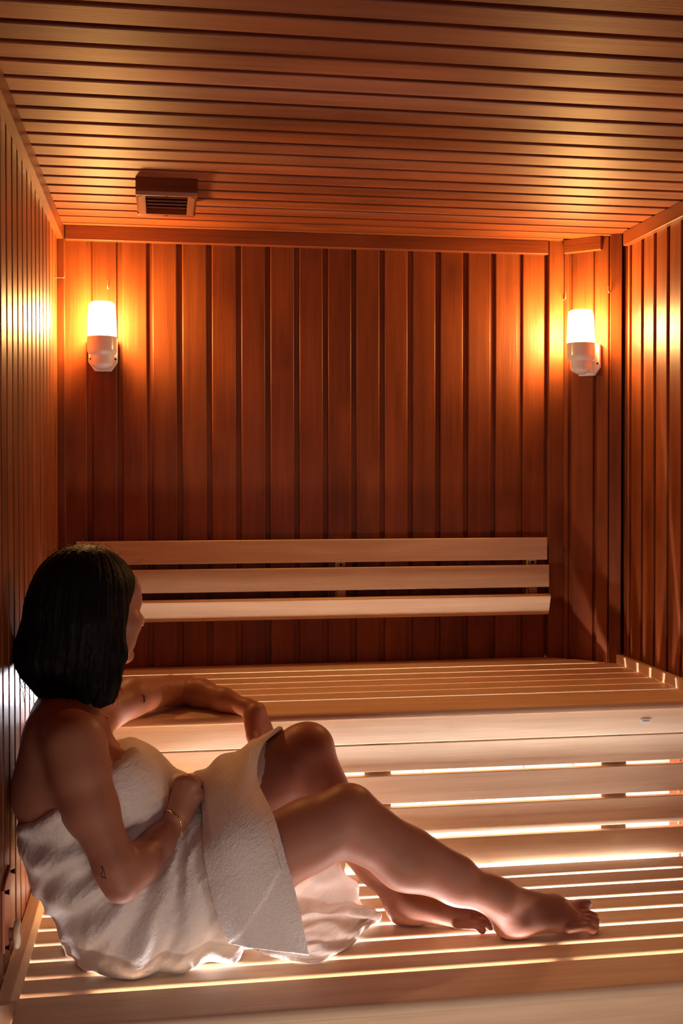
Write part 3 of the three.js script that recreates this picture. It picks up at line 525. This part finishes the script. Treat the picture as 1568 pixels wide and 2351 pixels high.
body.push(group([cone(hq(0.092, 0.002, 0), hq(0.117, -0.026, 0), 0.0075, 0.009, 0.006), hell(0.110, -0.032, 0.010, [0.009, 0.007, 0.007], 0.006), hell(0.110, -0.032, -0.010, [0.009, 0.007, 0.007], 0.006)], 0.010));
body.push(group([cone(hq(0.095, -0.054, 0.020), hq(0.103, -0.052, 0.0), 0.003, 0.0052, 0.003), cone(hq(0.095, -0.054, -0.020), hq(0.103, -0.052, 0.0), 0.003, 0.0052, 0.003)], 0.003));
body.push(group([cone(hq(0.094, -0.060, 0.018), hq(0.101, -0.064, 0.0), 0.003, 0.006, 0.003), cone(hq(0.094, -0.060, -0.018), hq(0.101, -0.064, 0.0), 0.003, 0.006, 0.003)], 0.003));
body.push(group([hell(0.075, -0.003, 0.031, [0.0125, 0.0105, 0.0135], 0.003), hell(0.075, -0.003, -0.031, [0.0125, 0.0105, 0.0135], 0.003)], 0.003));
body.push(group([hell(-0.012, -0.012, 0.073, [0.018, 0.03, 0.008], 0.004), hell(-0.012, -0.012, -0.073, [0.018, 0.03, 0.008], 0.004)], 0.006));
const clear = (d, x, y, z) => Math.max(d, LOW_Y + 0.0012 - y, 0.003 - x, -Math.max(y - UP_Y - 0.0012, z - 0.7075));   // off the bench seats and the wall
const bodyD = (x, y, z) => clear(evalGroups(body, x, y, z), x, y, z);

const person = thing('person', 'dark-haired woman wrapped in a white towel, seated on the lower bench', 'person', [0, 0, 0]);
{
  const g = surface(pruned(body), [-0.02, 0.43, 0.5], [1.24, 1.36, 1.36], 0.0035);
  // colour: a little redder at knees, elbows, knuckles, heels and toes
  const p = g.attributes.position, col = new Float32Array(p.count * 3);
  const warm = [[J.kneeR, 0.07], [J.kneeL, 0.07], [J.elR, 0.05], [footR.q(0.02, 0.02, 0), 0.05], [footL.q(0.02, 0.02, 0), 0.05], [footR.q(0.21, 0.015, 0), 0.05], [footL.q(0.2, 0.015, 0), 0.05], [[0.3382,0.7804,1.0500], 0.03]];
  for (let i = 0; i < p.count; i++) {
    const x = p.getX(i), y = p.getY(i), z = p.getZ(i);
    let w = 0; for (const [c, r] of warm) w = Math.max(w, 1 - smooth(0, r, Math.hypot(x - c[0], y - c[1], z - c[2])));
    const m = 1 + 0.09 * fbm(x * 28, y * 28, z * 28, 3) + 0.02 * noise(x * 160, y * 160, z * 160);
    col[3 * i] = 0.40 * m; col[3 * i + 1] = (0.172 - 0.03 * w) * m; col[3 * i + 2] = (0.108 - 0.018 * w) * m;
  }
  g.setAttribute('color', new THREE.BufferAttribute(col, 3));
  mesh('body', g, new THREE.MeshPhysicalMaterial({ vertexColors: true, roughness: 0.48, specularIntensity: 0.7, sheen: 0.15, sheenRoughness: 0.6, sheenColor: new THREE.Color().setRGB(0.6, 0.3, 0.25) }), person);
}
// hair: a chin-length bob
const hairMat = new THREE.MeshPhysicalMaterial({ color: new THREE.Color().setRGB(0.006, 0.005, 0.006), roughness: 0.58, specularIntensity: 0.22 });
{
  const shell = [group([
    hell(-0.020, 0.030, 0.0, [0.106, 0.092, 0.088], 0.03),
    cone([0.0979,1.0948,0.9850], [0.0817,1.0274,0.9950], 0.082, 0.077, 0.04, 0.85), cone([0.0817,1.0274,0.9950], [0.0915,0.9736,0.9950], 0.074, 0.052, 0.03, 0.85),
    cone([0.1431,1.0910,1.0300], [0.1615,0.9813,1.0400], 0.066, 0.042, 0.03), cone([0.1615,0.9813,1.0400], [0.1614,0.9557,1.0400], 0.038, 0.030, 0.02),
    cone([0.1106,0.9836,1.0450], [0.1027,0.9636,1.0500], 0.045, 0.034, 0.03), cone([0.1353,0.9744,1.0450], [0.1355,0.9567,1.0500], 0.04, 0.03, 0.02),
    cone([0.1497,1.0781,0.9300], [0.1617,0.9601,0.9200], 0.055, 0.035, 0.03),
    cone([0.1912,1.1145,1.0200], [0.1967,1.0315,1.0400], 0.028, 0.020, 0.02), cone([0.1967,1.0315,1.0400], [0.1835,0.9485,1.0500], 0.020, 0.011, 0.02),
  ], 0)];
  const f = (x, y, z) => {
    let d = evalGroups(shell, x, y, z);
    const px = x - hc[0], py = y - hc[1], pz = z - hc[2];
    const F = px * HF[0] + py * HF[1] + pz * HF[2], U = px * HU[0] + py * HU[1] + pz * HU[2], S = px * HS[0] + py * HS[1] + pz * HS[2];
    const ang = Math.atan2(S, F + 0.02);
    d += 0.0022 * noise(ang * 30, y * 7, 3.1) + 0.0014 * noise(ang * 75, y * 10, 8.7);
    d += 0.014 * Math.max(0, noise(ang * 16, 2.2, 5.5)) * smooth(0.985, 0.93, y);
    const edge = 0.046 + 0.55 * Math.max(0, U - 0.01) - 0.010 * Math.exp(-(((U + 0.035) / 0.03) ** 2)) + 0.012 * smooth(-0.06, -0.10, U);           // face opening
    const cut = F - edge - 0.004 * noise(y * 30, z * 30, 1.3);
    const h = Math.max(0.012 - Math.abs(d - cut), 0) / 0.012;
    return Math.max(d, cut) + h * h * 0.003;
  };
  const g = surface(whole(f, 1.8), [-0.01, 0.90, 0.82], [0.32, 1.27, 1.17], 0.003);
  const hair = mesh('hair', g, hairMat, person);
  hair.userData.label = 'straight black bobbed hair';
  // loose strands: locks at the tips and a few flyaways over the crown
  const geos = [];
  for (let i = 0; i < 150; i++) {
    const a = -0.9 + 2.6 * rnd(), s0 = [0, 0, 0];
    let x = hc[0] - 0.03 + 0.10 * Math.cos(a + 1.2), z = hc[2] + 0.095 * Math.sin(a + 1.2);
    let y = 0.985 + 0.03 * rnd();
    // start on the shell and hang down
    const dir = [x - hc[0] + 0.03, 0, z - hc[2]], l = Math.hypot(...dir);
    for (let t = 0; t < 40; t++) { const d = evalGroups(shell, x, y, z); if (Math.abs(d) < 0.0005) break; x -= dir[0] / l * d; z -= dir[2] / l * d; }
    if (x < 0.012) continue;
    const F = (x - hc[0]) * HF[0] + (z - hc[2]) * HF[2]; if (F > 0.03) continue;
    const len = 0.022 + 0.040 * rnd(), sw = 0.022 * (rnd() - 0.5);
    geos.push(tube([[x, y, z], [x + sw * 0.3 - dir[0] / l * 0.003, y - len * 0.35, z + 0.002], [x + sw * 0.8 - dir[0] / l * 0.010, y - len * 0.75, z + sw * 0.4], [x + sw * 1.5 - dir[0] / l * 0.016, y - len, z + sw]], 0.00034, 4, 10));
  }
  for (let i = 0; i < 46; i++) {
    const a = rnd() * Math.PI * 2, b = 0.15 + rnd() * 0.9, n = [Math.cos(a) * Math.sin(b), Math.cos(b), Math.sin(a) * Math.sin(b)];
    const p0 = hq(-0.02 + n[0] * 0.104, 0.03 + n[1] * 0.090, n[2] * 0.086), t = norm([rnd() - 0.6, rnd() * 0.35, rnd() - 0.5]), up = norm(add(p0, hq(-0.02, 0.03, 0), -1)), L = 0.02 + 0.035 * rnd();
    const q = (k, h) => add(add(p0, t, L * k), up, h);
    const pts = [q(0, -0.002), q(0.3, 0.005), q(0.65, 0.008), q(1, 0.004 + 0.006 * rnd())];
    if (pts.some((v) => v[0] < 0.01)) continue;
    geos.push(tube(pts, 0.00025, 3, 8));
  }
  mesh('loose_strands', mergeGeometries(geos), hairMat, hair).userData.kind = 'stuff';
}
// ---------------------------------------------------------------- towel
function terryMap() {
  const N = 512, d = new Uint8Array(N * N * 4);
  for (let j = 0; j < N; j++) for (let i = 0; i < N; i++) { const a = noise(i * 0.6, j * 0.5, 1), b = noise(i * 0.25, j * 0.22, 9), v = clamp01(0.5 + 0.38 * a + 0.3 * b) * 255, k = (j * N + i) * 4; d[k] = d[k + 1] = d[k + 2] = v; d[k + 3] = 255; }
  const t = new THREE.DataTexture(d, N, N); t.wrapS = t.wrapT = THREE.RepeatWrapping; t.magFilter = THREE.LinearFilter; t.minFilter = THREE.LinearMipmapLinearFilter; t.generateMipmaps = true; t.needsUpdate = true; return t;
}
const terry = new THREE.MeshPhysicalMaterial({ color: new THREE.Color().setRGB(0.83, 0.76, 0.71), roughness: 0.95, bumpMap: terryMap(), bumpScale: 0.0010, sheen: 0.5, sheenRoughness: 0.7, sheenColor: new THREE.Color().setRGB(0.8, 0.78, 0.76) });
const towelGeos = [];
const TH = 0.011;                                                // how far the cloth stands off the skin
{
  const e = (f, k) => { const g = (x, y, z) => f(x, y, z) - TH; g.k = k; return g; };
  const wrap = [
    e(cone(J.pelvis, J.waist, 0.118, 0.096, 0, 0.72), 0.06), e(cone(J.waist, J.chest, 0.096, 0.103, 0, 0.70), 0.06), e(cone(J.chest, J.upper, 0.103, 0.084, 0, 0.66), 0.05),
    e(ell([0.1959,0.7830,1.0850], [0.068, 0.066, 0.062]), 0.07), e(ell([0.2074,0.7492,0.9450], [0.07, 0.066, 0.062]), 0.07),
    e(cone([0.0812,0.8432,1.0900], [0.0699,0.7966,1.1000], 0.045, 0.05), 0.05),
    e(cone([0.2504,0.7621,1.0000], [0.2504,0.6807,1.0200], 0.035, 0.06), 0.08),
  ];
  const skirt = [
    e(cone(J.pelvis, J.waist, 0.120, 0.094, 0, 0.72), 0.06), e(cone(J.hipR, [0.4431,0.6151,1.1000], 0.101, 0.090), 0.05), e(cone([0.4431,0.6151,1.1000], [0.5707,0.6806,1.1150], 0.090, 0.07), 0.05),
    e(cone(J.hipL, [0.4202,0.6464,0.9050], 0.092, 0.082), 0.07), e(cone([0.4202,0.6464,0.9050], [0.5321,0.7444,0.8920], 0.082, 0.072), 0.05),
    e(cone([0.2111,0.4879,1.0100], [0.3951,0.4839,1.0400], 0.092, 0.075, 0, 0.8), 0.06), e(cone([0.4161,0.6604,0.9800], [0.3100,0.6287,1.0300], 0.065, 0.08), 0.06),
    e(cone([0.3280,0.7456,1.0000], [0.3447,0.6936,1.0200], 0.02, 0.05), 0.05),
  ];
  const A = [0.0138,0.7136,1.0000], B = [0.1117,0.7831,1.1700], C = [0.2173,0.8472,1.0000];
  let n = norm(crossp([B[0] - A[0], B[1] - A[1], B[2] - A[2]], [C[0] - A[0], C[1] - A[1], C[2] - A[2]])); if (n[1] < 0) n = n.map((v) => -v);
  const GRIP = [0.3442,0.7715,1.0500];
  const f = (x, y, z) => {
    let a = 1e3; for (const p of wrap) a = smin(a, p(x, y, z), p.k);
    let top = (x - A[0]) * n[0] + (y - A[1]) * n[1] + (z - A[2]) * n[2];
    let h = Math.max(0.014 - Math.abs(a - top), 0) / 0.014;
    a = Math.max(a, top) + h * h * 0.0035;
    let b = 1e3; for (const p of skirt) b = smin(b, p(x, y, z), p.k);
    const hem = (x - 0.47) * 0.90 + (y - 0.70) * -0.12 + (z - 1.1) * -0.05 - 0.03 * smooth(0.6, 0.85, y);
    h = Math.max(0.016 - Math.abs(b - hem), 0) / 0.016;
    b = Math.max(b, hem) + h * h * 0.004;
    let d = smin(a, b, 0.05);
    // folds: long creases up the side of the waist, and falling from the gathered hand
    const s1 = (x - 0.15) * 0.80 - (y - 0.6) * 0.60, t1 = (x - 0.15) * 0.60 + (y - 0.6) * 0.80;
    const side = smooth(0.78, 0.64, y);
    const cr = noise(s1 * 42 + 2 * noise(t1 * 6, s1 * 6, 2.2), t1 * 5.5, z * 5 + 4.4);
    d += side * (0.008 * (Math.abs(cr) - 0.3) + 0.003 * noise(s1 * 60, t1 * 10, z * 9));
    const rx = x - GRIP[0], ry = y - GRIP[1], ra = Math.atan2(rx, -ry), rr = Math.hypot(rx, ry);
    d += smooth(0.04, 0.16, rr) * smooth(0.45, 0.25, rr) * smooth(0.76, 0.68, y) * 0.008 * Math.sin(ra * 21 + 2 * noise(rr * 9, ra * 3, 3.3));
    d += 0.0022 * noise(x * 22, y * 22, z * 22) + 0.0010 * noise(x * 190, y * 190, z * 190);
    d = Math.max(d, LOW_Y + 0.002 - y);                          // it lies on the bench
    return Math.max(d, 0.004 - x);                              // and against the wall
  };
  towelGeos.push(uvPlanar(surface(whole(f, 2.0), [-0.01, 0.43, 0.80], [0.66, 1.14, 1.30], 0.0035), 0.22));
}
// a sheet of towel through a grid of points, with thickness, rounded edges and folds
function sheet(rows, thick, nu, nv, bump) {
  const R = rows.length, C = rows[0].length;
  const cr = (a, b, c, d, t) => 0.5 * (2 * b + (c - a) * t + (2 * a - 5 * b + 4 * c - d) * t * t + (3 * b - a - 3 * c + d) * t * t * t);
  const get = (i, j) => { const ci = Math.max(0, Math.min(R - 1, i)), cj = Math.max(0, Math.min(C - 1, j)); return rows[ci][cj]; };
  const at = (u, v) => { const fi = v * (R - 1), fj = u * (C - 1), i = Math.min(R - 2, Math.floor(fi)), j = Math.min(C - 2, Math.floor(fj)); const o = [0, 1, 2].map((c) => { const r = [-1, 0, 1, 2].map((a) => cr(...[-1, 0, 1, 2].map((b) => get(i + a, j + b)[c]), fj - j)); return cr(...r, fi - i); }); o[1] = Math.max(o[1], LOW_Y + 0.007); return o; };
  const pos = [], idx = [], P = [], N = [];
  for (let b = 0; b <= nv; b++) for (let a = 0; a <= nu; a++) {
    const u = a / nu, v = b / nv, e = 0.004, p = at(u, v), pu = at(Math.min(1, u + e), v), pu0 = at(Math.max(0, u - e), v), pv = at(u, Math.min(1, v + e)), pv0 = at(u, Math.max(0, v - e));
    const nn = norm(crossp([pu[0] - pu0[0], pu[1] - pu0[1], pu[2] - pu0[2]], [pv0[0] - pv[0], pv0[1] - pv[1], pv0[2] - pv[2]]));
    const pp = add(p, nn, bump(u, v, p)); pp[1] = Math.max(pp[1], LOW_Y + 0.006); P.push(pp); N.push(nn);
  }
  const w = nu + 1, M = P.length, edge = (a, b) => Math.min(a, nu - a, b, nv - b);
  for (const s of [1, -1]) for (let k = 0; k < M; k++) { const ed = Math.min(1, edge(k % w, Math.floor(k / w)) / 2), t = thick * 0.5 * Math.sqrt(1 - (1 - ed) ** 2); pos.push(...add(P[k], N[k], s * Math.max(t, 0.0004))); }
  for (let b = 0; b < nv; b++) for (let a = 0; a < nu; a++) { const k = b * w + a; idx.push(k, k + w, k + 1, k + 1, k + w, k + w + 1); idx.push(M + k, M + k + 1, M + k + w, M + k + 1, M + k + w + 1, M + k + w); }
  const rim = (k0, k1) => idx.push(k0, k1, M + k0, k1, M + k1, M + k0);
  for (let a = 0; a < nu; a++) { rim(a, a + 1); rim(nv * w + a + 1, nv * w + a); }
  for (let b = 0; b < nv; b++) { rim((b + 1) * w, b * w); rim(b * w + nu, (b + 1) * w + nu); }
  const g = new THREE.BufferGeometry(); g.setAttribute('position', new THREE.Float32BufferAttribute(pos, 3)); g.setIndex(idx); g.computeVertexNormals();
  return uvPlanar(g, 0.22);
}
{ // the flap that hangs over the thighs
  const rows = [
    [[0.3461,0.7393,0.9700], [0.3830,0.7468,0.9300], [0.4308,0.7561,0.8850], [0.4845,0.7734,0.8500], [0.5453,0.8050,0.8200]],
    [[0.3553,0.7752,1.0200], [0.3778,0.7918,1.0200], [0.4162,0.8062,0.9850], [0.4672,0.8168,0.9550], [0.5315,0.8496,0.9000]],
    [[0.3654,0.7500,1.0750], [0.3884,0.7803,1.0900], [0.4154,0.7940,1.0750], [0.4477,0.8062,1.0400], [0.4871,0.8177,0.9850]],
    [[0.3675,0.7128,1.1300], [0.3927,0.7399,1.1550], [0.4193,0.7578,1.1500], [0.4462,0.7691,1.1200], [0.4737,0.7773,1.0600]],
    [[0.3662,0.6768,1.1850], [0.3998,0.7018,1.2050], [0.4279,0.7125,1.2050], [0.4613,0.7225,1.1900], [0.4961,0.7319,1.1500]],
    [[0.3764,0.6184,1.2050], [0.4105,0.6396,1.2250], [0.4463,0.6497,1.2250], [0.4832,0.6563,1.2150], [0.5172,0.6559,1.2000]],
    [[0.3915,0.5667,1.2200], [0.4271,0.5783,1.2350], [0.4653,0.5824,1.2350], [0.5018,0.5816,1.2300], [0.5370,0.5774,1.2180]],
    [[0.4086,0.5227,1.2250], [0.4449,0.5185,1.2400], [0.4791,0.5107,1.2400], [0.5160,0.5034,1.2380], [0.5535,0.4919,1.2280]],
  ];
  const fold = (u, v, p) => {
    // upper layer of the folded cloth ends along a slanting hem
    const d = (v - 0.985) + (u - 0.0) * 0.30, e = u - 0.80 - 0.08 * v;
    const step = 0.004 * smooth(0.012, -0.012, Math.max(d, e));
    return step + 0.0035 * noise(u * 4, v * 3, 1.7) + 0.0006 * noise(p[0] * 330, p[1] * 330, p[2] * 330) + 0.004 * Math.sin(u * 17 + v * 3) * smooth(0.45, 0.0, v);
  };
  towelGeos.push(sheet(rows, 0.008, 110, 190, fold));
}
let looseEnd;
{ // the end that lies crumpled on the bench behind the knees
  const rows = [
    [[0.4989,0.4896,0.8400], [0.5836,0.5266,0.8500], [0.6287,0.5537,0.8700], [0.6608,0.5655,0.8850], [0.6746,0.5594,0.9000]],
    [[0.4955,0.4759,0.8800], [0.5782,0.5141,0.8950], [0.6231,0.5355,0.9100], [0.6581,0.5447,0.9150], [0.6775,0.5233,0.9050]],
    [[0.4912,0.4669,0.9300], [0.5722,0.4880,0.9450], [0.6228,0.4979,0.9450], [0.6700,0.5007,0.9400], [0.7015,0.4785,0.9250]],
    [[0.4816,0.4633,0.9900], [0.5673,0.4760,0.9850], [0.6277,0.4812,0.9750], [0.6844,0.4796,0.9650], [0.7261,0.4604,0.9450]],
    [[0.4731,0.4659,1.0400], [0.5625,0.4702,1.0250], [0.6309,0.4728,1.0150], [0.6876,0.4672,1.0000], [0.7400,0.4443,0.9750]],
    [[0.4647,0.4691,1.0900], [0.5553,0.4613,1.0850], [0.6226,0.4614,1.0700], [0.6754,0.4533,1.0450], [0.7196,0.4366,1.0100]],
    [[0.4581,0.4665,1.1200], [0.5445,0.4624,1.1400], [0.6059,0.4589,1.1250], [0.6545,0.4483,1.0900], [0.6879,0.4335,1.0550]],
    [[0.4749,0.4586,1.1200], [0.5660,0.4439,1.1750], [0.6114,0.4381,1.1450], [0.6461,0.4333,1.1150], [0.6668,0.4315,1.0850]],
  ];
  looseEnd = sheet(rows, 0.006, 100, 130, (u, v, p) => (0.014 * noise(u * 2.6 + v * 1.5, v * 9, 5.2) + 0.008 * noise(u * 6 - v * 4, v * 14, 2.2)) * smooth(0, 0.12, v) * smooth(1, 0.9, v) + 0.0006 * noise(p[0] * 330, p[1] * 330, p[2] * 330));
}
{ // the roll of cloth gathered in the fist
  const g = surface(whole((x, y, z) => { const a = cone([0.3002,0.7601,1.0200], [0.2698,0.6970,1.0900], 0.022, 0.02)(x, y, z), b = cone([0.3002,0.7601,1.0200], [0.3446,0.7661,1.0300], 0.02, 0.022)(x, y, z); return smin(a, b, 0.02) + 0.004 * noise(x * 55, y * 25, z * 40) + 0.001 * noise(x * 200, y * 200, z * 200); }, 2), [0.22, 0.70, 0.95], [0.46, 0.92, 1.16], 0.0035);
  towelGeos.push(uvPlanar(g, 0.22));
}
{
  const t = mesh('towel', mergeGeometries(towelGeos.map((g) => { const c = new THREE.BufferGeometry(); for (const k of ['position', 'normal', 'uv']) c.setAttribute(k, g.attributes[k]); c.setIndex(g.index); return c; })), terry, person);
  t.userData.label = 'white terry bath towel wrapped round the body';
  const thin = terry.clone(); thin.transmission = 0.45; thin.thickness = 0; thin.roughness = 1; thin.sheen = 0;
  mesh('loose_end', looseEnd, thin, t);
}
// ---------------------------------------------------------------- jewellery and tattoos
function toSkin(p, dir, off = 0.0006) { let q = p; for (let i = 0; i < 60; i++) { const d = bodyD(...q) - off; if (Math.abs(d) < 1e-5) break; q = add(q, dir, d * 0.9); } return q; }
const nrm = (p) => { const e = 0.001; return norm([bodyD(p[0] + e, p[1], p[2]) - bodyD(p[0] - e, p[1], p[2]), bodyD(p[0], p[1] + e, p[2]) - bodyD(p[0], p[1] - e, p[2]), bodyD(p[0], p[1], p[2] + e) - bodyD(p[0], p[1], p[2] - e)]); };
const onto = (p, off) => { let q = p; for (let i = 0; i < 30; i++) { const d = bodyD(...q) - off; if (Math.abs(d) < 1e-5) break; q = add(q, nrm(q), -d); } return q; };
const gold = new THREE.MeshStandardMaterial({ color: new THREE.Color().setRGB(0.95, 0.62, 0.25), metalness: 1, roughness: 0.22 });
function ringAround(c, axis, start, off, r, links) {
  const a = norm(axis), s = norm(crossp(a, start)), t = crossp(s, a), pts = [];
  for (let i = 0; i < 36; i++) { const w = i / 36 * Math.PI * 2; pts.push(onto(add(add(c, s, 0.03 * Math.cos(w)), t, 0.03 * Math.sin(w)), off)); }
  const g = [tube(pts, r, 6, 120, true)];
  if (links) for (let i = 0; i < 36; i += links) g.push(new THREE.TorusGeometry(0.0016, 0.0005, 6, 10).rotateY(i).translate(...pts[i]));
  return mergeGeometries(g);
}
{
  const ax = [J.wrR[0] - J.elR[0], J.wrR[1] - J.elR[1], J.wrR[2] - J.elR[2]];
  mesh('bracelet', ringAround([0.3020,0.7073,1.1070], add(ax, [0.01, -0.05, 0.02]), [0, 0, 1], 0.0016, 0.0007, 2), gold, person).userData.label = 'fine gold chain bracelets';
  mesh('bracelet', ringAround([0.3062,0.7092,1.1000], ax, [0, 0, 1], 0.0013, 0.0005, 0), gold, person).userData.label = 'fine gold chain bracelets';
  const pts = [[0.1411,0.9517,1.0600], [0.1526,0.9395,1.0600], [0.1621,0.9281,1.0550], [0.1712,0.9154,1.0400], [0.1777,0.9041,1.0200], [0.1822,0.9021,0.9900]].map((p) => onto(p, 0.0012));
  const nl = mesh('necklace', tube(pts, 0.0007, 6, 60), gold, person); nl.userData.label = 'thin gold necklace with a tiny pendant';
  mesh('pendant', new THREE.SphereGeometry(0.0022, 10, 8).scale(0.8, 1.5, 0.8).translate(...add(pts[4], [0.001, -0.003, 0.002])), gold, nl);
}
const ink = new THREE.MeshStandardMaterial({ color: new THREE.Color().setRGB(0.035, 0.02, 0.018), roughness: 0.6 });
const stroke = (pts, r = 0.0006) => tube(pts.map((p) => onto(p, 0.0001)), r, 5, pts.length * 5);
{
  const z = 1.265, outline = [
    [[0.1796,0.6909,1.2650], [0.1800,0.6882,1.2650], [0.1819,0.6858,1.2650], [0.1832,0.6822,1.2650], [0.1836,0.6795,1.2650], [0.1815,0.6777,1.2650], [0.1785,0.6767,1.2650], [0.1794,0.6736,1.2650], [0.1822,0.6676,1.2650]],
    [[0.1819,0.6913,1.2650], [0.1826,0.6888,1.2650], [0.1845,0.6849,1.2650], [0.1875,0.6805,1.2650], [0.1883,0.6769,1.2650], [0.1881,0.6731,1.2650], [0.1895,0.6707,1.2650], [0.1889,0.6680,1.2650]],
    [[0.1814,0.6711,1.2650], [0.1837,0.6713,1.2650], [0.1859,0.6720,1.2650], [0.1874,0.6717,1.2650]],
    [[0.1859,0.6732,1.2650], [0.1884,0.6688,1.2650]], [[0.1800,0.6890,1.2650], [0.1830,0.6885,1.2650]],
  ];
  mesh('tattoo', mergeGeometries(outline.map((o) => stroke(o, 0.00055))), ink, person).userData.label = 'small outline tattoo of a long-necked animal above the right elbow';
  // four tiny letters along the left upper arm, and a row of dashes by the elbow
  const font = await new FontLoader().loadAsync('fonts/droid/droid_serif_bold.typeface.json');
  const sh = font.generateShapes('NINE', 0.0052), lg = [], c0 = [0.2419,0.8905,0.7700];
  for (const s of sh) for (const loop of [s.getPoints(2)]) lg.push(stroke([...loop, loop[0]].map((p) => [c0[0] + p.y * 1.35 - 0.003, c0[1] + p.x * 0.75 - 0.0085, c0[2]]), 0.00042));
  mesh('tattoo', mergeGeometries(lg), ink, person).userData.label = 'four tiny letters tattooed on the inside of the left upper arm';
  mesh('tattoo', mergeGeometries([[375.5, 1578.5, 378.5, 1580], [378.5, 1581.5, 380, 1582], [380.5, 1583.5, 382.5, 1584.5], [383, 1586.5, 384, 1587.5]].map((q) => 0).map((_, i) => stroke([[[0.2902,0.8919,0.6600], [0.2927,0.8907,0.6600]], [[0.2933,0.8893,0.6600], [0.2946,0.8883,0.6600]], [[0.2952,0.8869,0.6600], [0.2972,0.8858,0.6600]], [[0.2976,0.8838,0.6600], [0.2986,0.8825,0.6600]]][i], 0.0006))), ink, person).userData.label = 'row of tiny dashes tattooed near the left elbow';
}
renderer.render(scene, camera);
